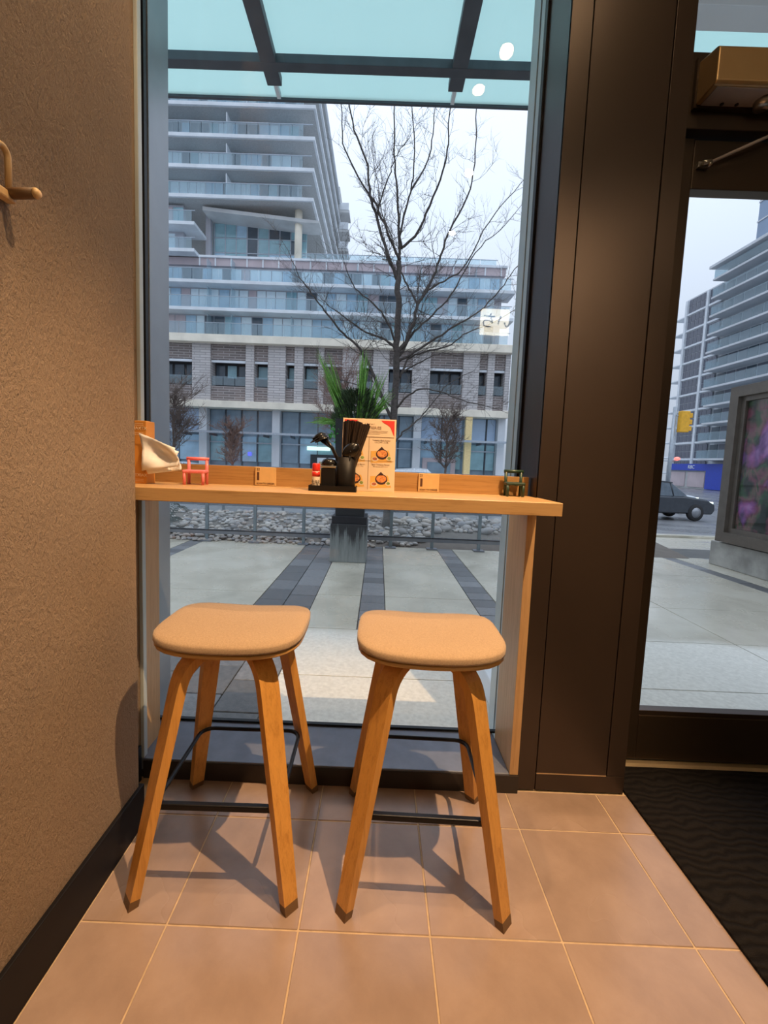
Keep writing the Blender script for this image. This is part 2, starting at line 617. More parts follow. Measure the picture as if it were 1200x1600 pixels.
def build_room():
    # floor: grout bed with single tiles
    fl = box('floor', -.95, 2.6, -3.2, 1.62, -.06, -.002, 'grout')
    structure(fl, 'brown mottled tile floor with pale grout lines', 'floor')
    xs = [-.703] + [-.487 + .33 * i for i in range(5)] + [1.163, 1.493, 1.823, 2.153, 2.483, 2.6]
    ys = [1.298 - .33 * i for i in range(9)]
    cache = {}
    for j in range(-1, 8):
        y1 = 1.462 if j < 0 else ys[j]
        y0 = ys[j + 1]
        for i in range(len(xs) - 1):
            x0, x1 = xs[i], xs[i + 1]
            key = (round(x1 - x0, 3), round(y1 - y0, 3))
            if key not in cache:
                w, d = (x1 - x0) / 2 - .0022, (y1 - y0) / 2 - .0022
                cache[key] = B().box(-w, w, -d, d, -.008, 0).mesh('tile', .0012, 1)
            t = obj('tile', cache[key], 'tile', fl)
            t.location = ((x0 + x1) / 2, (y0 + y1) / 2, 0)
    wl = B().box(-.95, X_WALL, -3.2, 1.252, 0, CEIL).box(-1.1, -.822, 1.252, 1.475, 0, CEIL).box(-1.1, -.96, 1.475, 1.699, 0, CEIL)
    structure(wl.build('wall_left', 'stucco'), 'brown textured stucco wall beside the window', 'wall')
    bb = B().box(X_WALL, -.703, -3.2, 1.264, 0, .132).box(-.822, X_WALL, 1.252, 1.264, 0, .132).box(-.822, -.81, 1.264, 1.44, 0, .132)
    structure(bb.build('baseboard_left', 'baseboard', bevel=.002), 'black baseboard along the stucco wall', 'baseboard')
    structure(box('wall_back', -.95, 2.6, -3.3, -3.2, 0, CEIL, 'room_wall'), 'plain wall at the back of the room', 'wall')
    structure(box('wall_right', 2.6, 2.7, -3.3, 1.76, 0, CEIL, 'room_wall'), 'plain wall at the right end of the room', 'wall')
    structure(box('ceiling', -.95, 2.7, -3.3, 1.76, CEIL, CEIL + .1, 'ceiling_paint'), 'dark ceiling above the room', 'ceiling')
    structure(box('wall_front', -.95, 2.6, Y_FRONT, 1.76, 3.1, CEIL, 'brown_metal'), 'brown metal fascia above the window and door', 'wall')


def build_window():
    w = thing('window_1', (-.15, 1.69, .0), 'tall fixed window above the counter with aluminium frame', 'window', kind='structure')
    box('sill', -.95, .513, 1.452, 1.70, .03, .0725, 'sill_metal', w, .003)
    box('plinth', -.822, .545, 1.455, 1.70, 0, .029, 'plinth', w)
    box('plinth_face', -.81, .545, 1.449, 1.455, 0, .066, 'plinth', w)
    box('bottom_gasket', -.88, .545, 1.684, 1.70, .0725, .081, 'gasket', w)
    box('glass_pane', -.96, .545, 1.700, 1.708, .07, 3.1, 'window_glass', w)
    # left jamb
    box('jamb', -1.1, -.912, 1.712, 1.865, -.02, 3.1, 'frame_dark', w, .002)
    box('jamb_gasket', -.96, -.912, 1.68, 1.699, .0725, 3.1, 'gasket', w)
    box('wall_lining', -.96, -.955, 1.476, 1.68, .0725, 3.1, 'gasket', w)
    box('corner_bead', -.822, -.809, 1.455, 1.478, .0725, 3.1, 'frame_metal', w, .002)
    # right jamb: pale mullion in two steps, black gasket
    box('jamb', .5395, .64, 1.712, 1.752, -.02, 3.1, 'frame_metal', w, .002)
    box('jamb', .5355, .64, 1.754, 1.835, -.02, 3.1, 'frame_metal', w, .002)
    box('jamb_gasket', .5365, .5445, 1.672, 1.699, .0725, 3.1, 'gasket', w)


def build_column():
    c = thing('trim_1', (.74, 1.5, 0), 'brown metal clad column between window and door', 'column', kind='structure')
    box('core', .553, .922, 1.475, 1.699, 0, 3.1, 'groove', c)
    box('return_panel', .545, .553, 1.4665, 1.699, 0, 3.1, 'brown_metal', c)
    box('return_panel', .922, .934, 1.4665, 1.75, 0, 3.1, 'brown_metal', c)
    box('face_strip', .545, .6115, Y_FRONT, 1.476, .005, 3.1, 'brown_metal', c, .001)
    box('face_panel', .6145, .8665, Y_FRONT, 1.476, .071, 3.1, 'brown_metal', c, .001)
    box('face_strip', .8705, .934, Y_FRONT, 1.476, .071, 3.1, 'brown_metal', c, .001)
    box('kick_panel', .6145, .934, Y_FRONT, 1.476, .005, .0685, 'brown_metal', c, .001)
    box('kick_edge', .6145, .8665, 1.4645, 1.470, .0675, .0715, 'threshold_metal', c)


def build_door():
    d = thing('door_1', (1.5, 1.66, 0), 'brown metal framed glass entrance door with closer', 'door', kind='structure')
    box('frame_post', .934, .99, 1.60, 1.74, 0, 3.1, 'door_metal', d, .002)
    box('stile', .995, 1.077, 1.635, 1.685, .022, 2.36, 'door_metal', d, .003)
    box('stile', 1.93, 2.01, 1.635, 1.685, .022, 2.36, 'door_metal', d, .003)
    box('bottom_rail', 1.077, 1.93, 1.635, 1.685, .022, .206, 'door_metal', d, .003)
    box('glazing_bead', 1.077, 1.93, 1.640, 1.68, .206, .224, 'brown_metal', d, .002)
    box('top_rail', 1.077, 1.93, 1.635, 1.685, 2.19, 2.355, 'door_metal', d, .003)
    box('glass_pane', 1.07, 1.935, 1.657, 1.663, .21, 2.2, 'door_glass', d)
    box('header', .99, 2.05, 1.60, 1.74, 2.365, 2.61, 'door_metal', d, .003)
    box('transom_glass', .99, 2.05, 1.665, 1.671, 2.6, 3.1, 'door_glass', d)
    box('frame_post', 2.015, 2.6, 1.60, 1.74, 0, 3.1, 'door_metal', d, .002)
    th = B().prism([(1.612, 0), (1.622, .012), (1.70, .018), (1.76, .018), (1.76, -.03), (1.612, -.03)], 'X', .934, 2.6)
    th.build('threshold', 'threshold_metal', d)
    box('sweep', .995, 2.01, 1.637, 1.68, .018, .023, 'gasket', d)
    # closer
    cl = B().prism([(1.622, 2.43), (1.505, 2.43), (1.497, 2.437), (1.497, 2.535), (1.505, 2.545), (1.622, 2.575)], 'X', 1.035, 1.56)
    cb = cl.build('door_closer', 'closer_metal', d, .004)
    box('under_plate', 1.05, 1.55, 1.512, 1.615, 2.4275, 2.4305, 'closer_under', cb)
    box('back_plate', 1.028, 1.57, 1.585, 1.600, 2.42, 2.58, 'door_metal', cb)
    for x in (1.115, 1.165):
        B().lathe([(.006, 0), (.006, .004)], 10, (x, 1.575, 2.4245)).build('screw', 'gasket', cb)
    B().lathe([(.028, 0), (.03, .006), (.03, .02)], 16, (1.245, 1.56, 2.410)).build('spindle', 'steel', cb)
    a = B().tube([(1.125, 1.615, 2.268), (1.43, 1.575, 2.400)], .0055, 8).tube([(1.245, 1.56, 2.412), (1.43, 1.575, 2.408)], .0055, 8)
    ar = a.build('closer_arm', 'closer_under', d)
    bk = B().box(1.088, 1.128, 1.622, 1.636, 2.256, 2.274).tube([(1.095, 1.61, 2.262), (1.125, 1.615, 2.27)], .008, 8)
    bk.tube([(1.122, 1.636, 2.262), (1.122, 1.608, 2.262)], .008, 10)
    bk.build('arm_bracket', 'steel', ar)
    # mat inside the door
    mt = B().box(.943, 2.35, -1.1, 1.606, 0.0005, .010).build('door_mat', 'mat_pile', bevel=.003)
    tag(mt, 'black ribbed entrance mat on the floor before the glass door', 'mat')


def build_counter():
    c = thing('window_counter', (-.15, 1.42, .07), 'pale oak counter running along the window', 'counter')
    poly = [(-.82, 1.262), (.548, 1.262), (.548, 1.463), (.5385, 1.463), (.5385, 1.56), (-.82, 1.56)]
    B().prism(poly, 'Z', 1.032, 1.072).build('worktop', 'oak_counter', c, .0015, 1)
    box('back_board', -.82, .5385, 1.538, 1.556, 1.072, 1.139, 'oak_back_shaded', c, .001)
    box('support_panel', -.852, -.8225, 1.48, 1.595, .0725, 1.032, 'oak_panel', c, .001)
    box('support_panel', .5135, .5445, 1.455, 1.655, .0665, 1.032, 'oak_panel', c, .001)


# ---------------------------------------------------------------- stools
def seat_mesh(hw, hd, n_exp, z0, th, dip, inset=0.0, nseg=48, rings=10, flat_bottom=True):
    def outline(a, s):
        ca, sa = math.cos(a), math.sin(a)
        r = (abs(ca) ** n_exp + abs(sa) ** n_exp) ** (-1.0 / n_exp)
        return ca * r * (hw - inset) * s, sa * r * (hd - inset) * s

    def base(x, y):
        return z0 + dip * (x / hw) ** 2 - .004 * max(0, -y / hd) ** 3
    b = B()
    vs, fs = [], []
    levels = []
    for k in range(rings + 1):
        s = math.sin(k / rings * PI / 2)
        levels.append((s, th * .5 * (1 - s ** 6) ** .5 + th * .5 - 0))
    low = [(1.0, th * .15)] + [(1 - .5 * (k / 4), 0) for k in range(0, 5) if k < 2]
    allv = levels[1:] + low
    vs.append((0, 0, base(0, 0) + th))
    for s, h in allv:
        for i in range(nseg):
            x, y = outline(2 * PI * i / nseg, s)
            vs.append((x, y, base(x, y) + h))
    for i in range(nseg):
        fs.append((0, 1 + i, 1 + (i + 1) % nseg))
    for k in range(len(allv) - 1):
        for i in range(nseg):
            a, c = 1 + k * nseg, 1 + (k + 1) * nseg
            fs.append((a + i, c + i, c + (i + 1) % nseg, a + (i + 1) % nseg))
    last = 1 + (len(allv) - 1) * nseg
    vs.append((0, 0, base(0, 0)))
    for i in range(nseg):
        fs.append((len(vs) - 1, last + (i + 1) % nseg, last + i))
    return b.add(vs, fs, True)


def leg_ribbon(sx, sy, z_from, z_to_end=True):
    d = Vector((sx, sy, 0)).normalized()
    w = Vector((-d.y, d.x, 0))
    path = [(.292, 0), (.287, .022), (.266, .12), (.233, .27), (.200, .42), (.1735, .54)]
    # bend towards the centre of the seat
    cx_, cz_, R = .0715, .5345, .100
    for k in range(0, 8):
        a = math.radians(14 + k * 76 / 7)
        path.append((cx_ + R * math.cos(a), cz_ + R * math.sin(a)))
    path += [(.045, .6345), (.02, .6345)]
    return d, w, path


def make_stool(loc, rot, label):
    r = thing('bar_stool', loc, label, 'stool', 'bar stools at the window counter')
    r.rotation_euler = (0, 0, rot)
    seat_mesh(.205, .162, 4.2, .6645, .029, .014).build('seat_cushion', 'seat_fabric', r, local=True)
    seat_mesh(.202, .159, 4.2, .650, .0135, .014).build('seat_shell', 'oak_shell', r, local=True)
    for sx in (-1, 1):
        for sy in (-1, 1):
            d, w, path = leg_ribbon(sx, sy, 0)

            def ring(i):
                p0 = path[max(0, i - 1)]
                p1 = path[min(len(path) - 1, i + 1)]
                t = Vector((p1[0] - p0[0], p1[1] - p0[1])).normalized()
                nrm = Vector((t.y, -t.x))           # outward side
                z = path[i][1]
                hw = (.0195 + .0085 * min(1, z / .5))
                ht = .0125
                c = d * path[i][0] + Vector((0, 0, path[i][1]))
                nn = d * nrm.x + Vector((0, 0, nrm.y))
                if i == 0:
                    nn = d
                return [c + w * hw + nn * ht, c - w * hw + nn * ht, c - w * hw - nn * ht, c + w * hw - nn * ht]

            def strip(i0, i1):
                vs, fs = [], []
                for i in range(i0, i1 + 1):
                    vs += ring(i)
                n = i1 - i0
                for i in range(n):
                    for k in range(4):
                        fs.append((i * 4 + k, i * 4 + (k + 1) % 4, (i + 1) * 4 + (k + 1) % 4, (i + 1) * 4 + k))
                fs.append((3, 2, 1, 0))
                fs.append(tuple(range(n * 4, n * 4 + 4)))
                return B().add(vs, fs)
            lg = strip(1, len(path) - 1).build('leg', 'oak_leg', r, local=True)
            strip(0, 1).build('foot_pad', 'foot_pad', lg, local=True)
    h, cr = .165, .04
    pts = []
    for cxs, cys, a0 in ((h, h, 0), (-h, h, 90), (-h, -h, 180), (h, -h, 270)):
        for k in range(6):
            a = math.radians(a0 + k * 18)
            pts.append((cxs - math.copysign(cr, cxs) + cr * math.cos(a), cys - math.copysign(cr, cys) + cr * math.sin(a), .245))
    pts.append(pts[0])
    B().tube(pts, .0065, 8, cap=False).build('footrest_ring', 'black_metal', r, local=True)
    box('front_footrest', -.155, .155, -.173, -.157, .236, .253, 'black_metal', r, .003, local=True)
    return r


def build_stools():
    make_stool((-.398, 1.221, 0), .012, 'oak bar stool with beige seat next to the stucco wall')
    make_stool((.163, 1.212, 0), -.02, 'oak bar stool with beige seat on the side nearer the brown column')


# ---------------------------------------------------------------- lights of the room
def spotlight(loc, aim, power, size_deg, label, blend=.6, radius=.035, colour=WARM):
    t = thing('track_spotlight', loc, label, 'spotlight', 'spotlights on the ceiling track')
    d = (Vector(aim) - Vector(loc)).normalized()
    q = Vector((0, 0, -1)).rotation_difference(d).to_matrix().to_4x4()
    m = Matrix.Translation(loc) @ q

    def part(name, prof, mat):
        me = B().lathe(prof, 20).mesh(name)
        me.transform(m)
        return obj(name, me, mat, t)
    part('housing', [(.02, .17), (.044, .16), (.046, .0), (.040, .0), (.040, .012), (.020, .02)], 'black_metal')
    part('lens', [(.037, .006), (.037, .010)], 'lamp_glow')
    top = m @ Vector((0, 0, .12))
    B().tube([top, (top.x, top.y, CEIL - .03)], .008, 8).build('stem', 'black_metal', t)
    ld = bpy.data.lights.new('spot_light', 'SPOT')
    ld.energy = power
    ld.color = colour
    ld.spot_size = math.radians(size_deg)
    ld.spot_blend = blend
    ld.shadow_soft_size = radius
    lo = bpy.data.objects.new('spot_light', ld)
    link(lo)
    lo.matrix_world = Matrix.Translation(Vector(loc) + d * .012) @ q
    lo.parent = t
    lo.matrix_parent_inverse = Matrix.Translation(-Vector(loc))
    return t


def build_lights():
    tr = box('lighting_track', .62, .66, -3.0, 1.1, CEIL - .035, CEIL, 'black_metal')
    structure(tr, 'black lighting track on the ceiling', 'track')
    tag(box('lighting_track', .86, .9, -3.0, 1.1, CEIL - .035, CEIL, 'black_metal'), 'second black lighting track on the ceiling', 'track', kind='structure')
    tag(box('lighting_track', -.42, -.38, -3.0, 1.1, CEIL - .035, CEIL, 'black_metal'), 'black lighting track near the stucco wall', 'track', kind='structure')
    spotlight((.88, .50, 3.52), (-.05, .95, .2), 480, 54, 'warm spotlight aimed at the two stools', radius=.014)
    spotlight((.64, .72, 3.55), (.30, 1.35, .5), 50, 36, 'warm spotlight nearest the window reflected in the glass', radius=.03)
    spotlight((.64, -.32, 3.55), (-.2, .7, .0), 13, 75, 'warm spotlight behind the viewer reflected in the glass')
    spotlight((.66, -1.24, 3.55), (.4, -.4, .0), 13, 75, 'warm spotlight farther back on the track')
    spotlight((2.15, -2.2, 3.5), (.75, 1.4, 1.2), 45, 26, 'warm spotlight at the back corner aimed at the column')
    spotlight((-.40, 1.02, 3.55), (-.72, .80, .7), 95, 75, 'warm spotlight washing the stucco wall')
    spotlight((.54, .46, 3.55), (.50, .60, .0), 8, 40, 'small warm spotlight between the others on the track')
    # lit sign on the back wall (seen as a reflection in the window)
    sg = thing('lit_sign', (1.72, -3.1, 3.1), 'glowing cream sign box with brushed lettering on the back wall', 'sign')
    box('sign_box', 1.42, 2.02, -3.2, -3.1, 3.12, 3.48, 'sign_lit', sg, .02)
    text('lettering', 'いち', .24, (1.64, -3.096, 3.29), (PI / 2, 0, PI), 'sign_ink', sg, .001)


def build_hook():
    h = thing('coat_hook', (-.70, .83, 1.64), 'pale wooden coat hook with peg on the stucco wall', 'hook')
    B().tube([(-.715, .832, 1.640), (-.655, .832, 1.642)], [.010, .009], 12).build('peg', 'foot_pad', h)
    B().lathe([(.009, 0), (.0095, .004), (.006, .009)], 12, (0, 0, 0)).build('peg_tip', 'hook_wood', h)
    tip = h.children[-1]
    tip.data.transform(Matrix.Translation((-.655, .832, 1.642)) @ Matrix.Rotation(PI / 2, 4, 'Y'))
    pts = []
    for k in range(13):
        a = PI * k / 12
        pts.append((-.703, .832 - .014 + .014 * math.cos(a), 1.700 + .016 * math.sin(a)))
    pts = [(-.703, .832, 1.636)] + pts + [(-.703, .804, 1.636)]
    B().tube(pts, .0055, 8).build('loop', 'hook_wood', h)
    box('back_plate', -.715, -.697, .780, .842, 1.626, 1.642, 'hook_wood', h, .003)


build_room()
build_window()
build_column()
build_door()
build_counter()
build_stools()
build_lights()
build_hook()

# ================================================================ things on the counter
TOP = 1.072


def mini_chair(loc, rot, mat, label, hw=.036, hd=.030, seat_z=.043, back_z=.088, flat=False):
    c = thing('chair_phone_stand', loc, label, 'phone stand', 'little chair phone stands on the counter')
    c.rotation_euler = (0, 0, rot)
    r = .0052
    for sx in (-1, 1):
        B().tube([(sx * (hw - .006), -hd + .006, 0), (sx * (hw - .006), -hd + .006, seat_z)], r, 10).build('front_leg', mat, c, local=True)
        B().tube([(sx * (hw - .006), hd - .006, 0), (sx * (hw - .006), hd - .006, back_z)], r, 10).build('rear_post', mat, c, local=True)
    B().box(-hw, hw, -hd, hd, seat_z - .004, seat_z + .007).build('seat', mat, c, .0035, local=True)
    B().tube([(-hw - .001, hd - .006, back_z), (hw + .001, hd - .006, back_z)], r * 1.15, 10).build('top_rail', mat, c, local=True)
    return c


def build_counter_things():
    # ---- tissue box standing on end, tissue pulled out sideways
    t = thing('tissue_box', (-.79, 1.43, TOP), 'orange printed tissue box standing on end with a white tissue hanging out', 'tissue box')
    bx = box('carton', -.815, -.762, 1.40, 1.455, TOP, 1.277, 'box_orange', t, .002)
    text('print_line', 'XIAXTX', .014, (-.785, 1.3995, 1.252), (PI / 2, 0, 0), 'print_cream', bx)
    text('print_line', '::::::::', .016, (-.785, 1.3995, 1.266), (PI / 2, 0, 0), 'print_cream', bx)
    text('print_line', '::::::::', .016, (-.785, 1.3995, 1.236), (PI / 2, 0, 0), 'print_cream', bx)
    text('print_line', 'XTXIAX', .014, (-.785, 1.3995, 1.100), (PI / 2, 0, 0), 'print_cream', bx)
    text('print_line', '::::::::', .016, (-.785, 1.3995, 1.085), (PI / 2, 0, 0), 'print_cream', bx)
    # tissue: two folded sheets fanning out to the right
    rnd = random.Random(3)
    nu, nv = 14, 12
    for sheet, (dy, sh) in enumerate(((0, 0), (.018, -.012))):
        vs, fs = [], []
        for i in range(nu + 1):
            u = i / nu
            for j in range(nv + 1):
                v = j / nv
                top = 1.237 - .044 * u + sh
                bot = 1.115 + .018 * u + sh
                x = -.772 + .116 * u + .006 * math.sin(v * 5 + sheet)
                y = 1.392 + dy - .008 * math.sin(v * PI * 2.2 + u * 2) * (1 - .6 * u) - .006 * math.sin(u * 6 + v * 3) + rnd.uniform(-.0015, .0015)
                vs.append((x, y, bot + (top - bot) * v))
        for i in range(nu):
            for j in range(nv):
                a = i * (nv + 1) + j
                fs.append((a, a + nv + 1, a + nv + 2, a + 1))
        o = B().add(vs, fs, True).build('tissue_sheet', 'tissue_paper', t)
        md = o.modifiers.new('thickness', 'SOLIDIFY')
        md.thickness = .0008
    # ---- little chairs
    mini_chair((-.626, 1.462, TOP), .12, 'chair_pink', 'pink plastic miniature chair standing beside the tissue box')
    mini_chair((.473, 1.492, TOP), -.10, 'chair_green', 'dark green miniature chair at the right end of the counter', .032, .028, .042, .086)
    # ---- engraved order plaques leaning on the back board
    for x, num, lab in ((-.405, '22', 'wooden order plaque to the left of the black caddy'), (.180, '21', 'wooden order plaque to the right of the menu board')):
        p = thing('order_plaque', (x, 1.53, TOP), lab, 'plaque', 'engraved wooden plaques on the counter')
        pl = box('board', x - .037, x + .037, 1.531, 1.5375, TOP + .001, 1.1385, 'plaque_wood', p, .001)
        yf = 1.5305
        text('number', num, .0125, (x - .0265, yf, 1.1305), (PI / 2, 0, 0), 'burnt', pl)
        text('caption', 'SCAN TO ORDER', .0082, (x, yf, 1.0805), (PI / 2, 0, 0), 'burnt', pl)
        box('engraved_bar', x - .0305, x - .0225, yf - .0003, yf + .001, 1.092, 1.1205, 'burnt', pl)
    # ---- caddy: tray, cup, spoons, chopsticks
    c = thing('utensil_caddy', (-.15, 1.43, TOP), 'black plastic utensil tray and cup in front of the menu board', 'caddy')
    tray = B().box(-.225, -.072, 1.375, 1.50, TOP, TOP + .006)
    tray.box(-.225, -.072, 1.375, 1.379, TOP + .006, TOP + .018).box(-.225, -.072, 1.496, 1.50, TOP + .006, TOP + .018)
    tray.box(-.225, -.221, 1.379, 1.496, TOP + .006, TOP + .018).box(-.076, -.072, 1.379, 1.496, TOP + .006, TOP + .018)
    tray.build('tray', 'plastic_black', c)
    cup = B().lathe([(.029, .006), (.031, .012), (.0315, .112), (.029, .112), (.028, .014)], 28, (-.109, 1.425, TOP))
    cup.build('cup', 'plastic_black', c)
    cr = random.Random(8)
    sticks = []
    for k in range(22):
        a = k / 21
        bx_ = -.118 + .018 * a + cr.uniform(-.003, .003)
        by = 1.425 + cr.uniform(-.016, .016)
        tx = -.118 + .082 * a + cr.uniform(-.002, .002)
        ty = 1.432 + cr.uniform(-.02, .02)
        tz = 1.305 - .010 * a + cr.uniform(-.004, .004)
        s = thing('chopstick', (bx_, by, TOP + .016), 'dark wooden chopstick standing in the black cup', 'chopstick', 'chopsticks in the black cup')
        B().tube([(bx_, by, TOP + .016), (tx, ty, tz)], [.0026, .0050], 4, smooth=False).build('stick', 'chopstick_dark', s)
    # ladle and spoons leaning left
    for k in range(4):
        y0 = 1.418 + .006 * k
        sp = thing('soup_spoon', (-.117, y0, 1.095), ('frontmost', 'second', 'third', 'rearmost')[k] + ' of the four black soup spoons leaning left out of the cup', 'spoon', 'black soup spoons in the cup')
        hx, hz = -.176 - .006 * k, 1.238 + .006 * (k % 3)
        B().tube([(-.112 + .002 * k, y0, 1.095), (-.137, y0, 1.172), (-.156, y0 - .003, 1.212), (hx, y0 - .004, hz)], [.0035, .004, .0055, .007], 8).build('handle', 'plastic_black_gloss', sp)
        bowl = B()
        vs, fs = [], []
        for i in range(7):
            for j in range(10):
                a = 2 * PI * j / 10
                rr = math.sin(i / 6 * PI / 2)
                vs.append((hx - .014 + .024 * rr * math.cos(a), y0 - .004 + .016 * rr * math.sin(a), hz + .013 - .013 * (rr ** 2) - .010 * rr * math.cos(a) * -1))
        for i in range(6):
            for j in range(10):
                fs.append((i * 10 + j, i * 10 + (j + 1) % 10, (i + 1) * 10 + (j + 1) % 10, (i + 1) * 10 + j))
        o = bowl.add(vs, fs, True).build('spoon_bowl', 'plastic_black_gloss', sp)
        o.modifiers.new('thickness', 'SOLIDIFY').thickness = .002
    # wide ladle in front of the chopsticks
    ld = thing('ladle', (-.10, 1.40, 1.10), 'black round-headed ladle in front of the chopsticks', 'ladle')
    o = B()
    vs, fs = [], []
    for i in range(7):
        for j in range(18):
            a = 2 * PI * j / 18
            rr = i / 6
            vs.append((-.093 + .026 * rr * math.cos(a) + .010 * rr * math.sin(a), 1.392 + .012 * (rr ** 2), 1.206 + .026 * rr * math.sin(a)))
    for i in range(6):
        for j in range(18):
            fs.append((i * 18 + j, i * 18 + (j + 1) % 18, (i + 1) * 18 + (j + 1) % 18, (i + 1) * 18 + j))
    o.add(vs, fs, True).build('ladle_head', 'plastic_black_gloss', ld).modifiers.new('thickness', 'SOLIDIFY').thickness = .002
    B().tube([(-.104, 1.413, 1.09), (-.100, 1.402, 1.16), (-.096, 1.396, 1.19)], .004, 8).build('handle', 'plastic_black_gloss', ld)
    # black jar with lid
    j = thing('sauce_jar', (-.165, 1.43, TOP + .006), 'squat black sauce jar with lid on the caddy tray', 'jar')
    B().box(-.190, -.143, 1.405, 1.455, TOP + .006, TOP + .075).build('body', 'plastic_black', j, .004)
    B().box(-.192, -.141, 1.403, 1.457, TOP + .0755, TOP + .082).build('rim', 'steel', j, .002)
    B().lathe([(.026, 0), (.026, .010), (.020, .020), (.008, .024)], 20, (-.1665, 1.43, TOP + .0825)).build('lid', 'plastic_black_gloss', j)
    # chilli shaker
    s = thing('chilli_shaker', (-.203, 1.40, TOP + .006), 'small chilli shaker with red cap and printed label', 'shaker')
    B().lathe([(.0125, 0), (.013, .003), (.013, .055), (.012, .058)], 20, (-.205, 1.40, TOP + .006)).build('bottle', 'shaker_label', s)
    B().lathe([(.0132, .040), (.0132, .056)], 20, (-.205, 1.40, TOP + .006)).build('label_band', 'shaker_red', s)
    B().lathe([(.0125, .058), (.0128, .060), (.0128, .080), (.011, .083)], 20, (-.205, 1.40, TOP + .006)).build('cap', 'shaker_red', s)
    text('brush_lettering', '七味', .0145, (-.2045, 1.3862, TOP + .028), (PI / 2, 0, 0), 'sign_ink', s, .0003)


def build_menu():
    m = thing('menu_board', (-.03, 1.46, TOP), 'kraft coloured menu board with red corners and ramen pictures', 'menu')
    lean = math.radians(-7)
    x0, w, hgt = -.128, .183, .249
    base_y = 1.452
    # local frame: a = across, b = up the board
    T = Matrix.Translation((x0, base_y, TOP)) @ Matrix.Rotation(.03, 4, 'Z') @ Matrix.Rotation(lean, 4, 'X')

    def put(b, name, mat, parent=m, bevel=0.0):
        me = b.mesh(name, bevel)
        me.transform(T)
        return obj(name, me, mat, parent)
    card = put(B().box(0, w, 0, .004, 0, hgt), 'card', 'menu_card', m, .0008)
    stand = B().prism([(.006, .0), (.031, .19), (.080, .0)], 'X', w * .3, w * .7)
    st = obj('easel_back', stand.mesh('easel_back'), 'menu_card', m)
    st.data.transform(Matrix.Translation((x0, base_y, TOP)) @ Matrix.Rotation(.03, 4, 'Z'))
    L = [0]

    def flat(poly, name, mat, lift=1):
        y = -.0003 * lift
        return put(B().prism(poly, 'Y', y - .0003, y), name, mat, card)

    def rect(a0, a1, b0, b1, name, mat, lift=1):
        return flat([(a0, b0), (a1, b0), (a1, b1), (a0, b1)], name, mat, lift)

    def disc(a, b_, ra, rb, name, mat, lift=1, n=20):
        return flat([(a + ra * math.cos(2 * PI * k / n), b_ + rb * math.sin(2 * PI * k / n)) for k in range(n)], name, mat, lift)
    # red corners with a concave inner edge
    for mir in (False, True):
        pts = [(.006, hgt - .005), (.052, hgt - .005), (.045, hgt - .012), (.030, hgt - .019), (.020, hgt - .028), (.014, hgt - .042), (.006, hgt - .060)]
        if mir:
            pts = [(w - a, b_) for a, b_ in pts][::-1]
        flat(pts, 'red_corner', 'menu_red')
    rect(.006, w - .006, hgt - .0635, hgt - .0615, 'rule_line', 'menu_line')
    rect(.006, w - .006, hgt - .1455, hgt - .1440, 'rule_line', 'menu_line')
    rect(w * .5 - .0008, w * .5 + .0008, .006, hgt - .0635, 'rule_line', 'menu_line')
    for row in range(2):
        for col in range(2):
            ax = w * (.5 * col) + .006
            by = .012 + (1 - row) * .086
            flat([(ax + .002, by), (ax + .074, by + .004), (ax + .062, by + .044), (ax + .002, by + .040)], 'placemat_print', 'menu_mat', 1)
            disc(ax + .040, by + .030, .021, .018, 'bowl_print', 'menu_bowl', 2)
            flat([(ax + .024, by + .042), (ax + .052, by + .042), (ax + .038, by + .056)], 'seaweed_print', 'menu_bowl', 2)
            disc(ax + .040, by + .032, .017, .0125, 'soup_print', 'menu_soup', 3)
            disc(ax + .016, by + .013, .012, .008, 'dish_print', 'menu_dish', 2)
            disc(ax + .016, by + .014, .008, .005, 'food_print', 'menu_meat', 3)
            disc(ax + .064, by + .016, .010, .008, 'dish_print', 'menu_dish', 4)
            disc(ax + .064, by + .017, .006, .005, 'food_print', 'menu_greens', 5)

    def words(body, size, a, b_, align='CENTER'):
        c = T @ Vector((a, -.0008, b_))
        o = text('lettering', body, size, (0, 0, 0), (PI / 2, 0, 0), 'menu_line', None, .0002, align)
        o.data.transform(Matrix.Translation((a, -.0006, b_)))
        o.data.transform(T)
        attach(o, card)
    words('T O D A Y', .0075, w * .5, hgt - .0185)
    words('こく雑 SERIES', .0135, w * .5, hgt - .031)
    for k, (a0, a1) in enumerate(((.030, .155), (.034, .152), (.045, .128))):
        rect(a0, a1, hgt - .0420 - .0050 * k, hgt - .0412 - .0050 * k, 'text_line', 'menu_line')
    for row, (t1, t2) in enumerate((('Tonkotsu Black Ramen', 'とんこつラーメン黒'), ('Spicy Tonkotsu Ramen', '辛いとんこつラーメン'))):
        for col in range(2):
            a = w * (.27 + .46 * col)
            words(t1, .0066, a, hgt - .0735 - .083 * row)
            words(t2, .0052, a, hgt - .0805 - .083 * row)


build_counter_things()
build_menu()

# ================================================================ outdoors
def gz(y):
    """the plaza is level near the window and falls to the street"""
    if y < 6.0:
        return -.03
    if y < 19.0:
        return -.03 - (y - 6.0) * .92 / 13.0
    return -.95


def copy_part(src, parent, loc, mat=None):
    o = src.copy()
    link(o)
    o.parent = parent
    o.location = loc
    return o


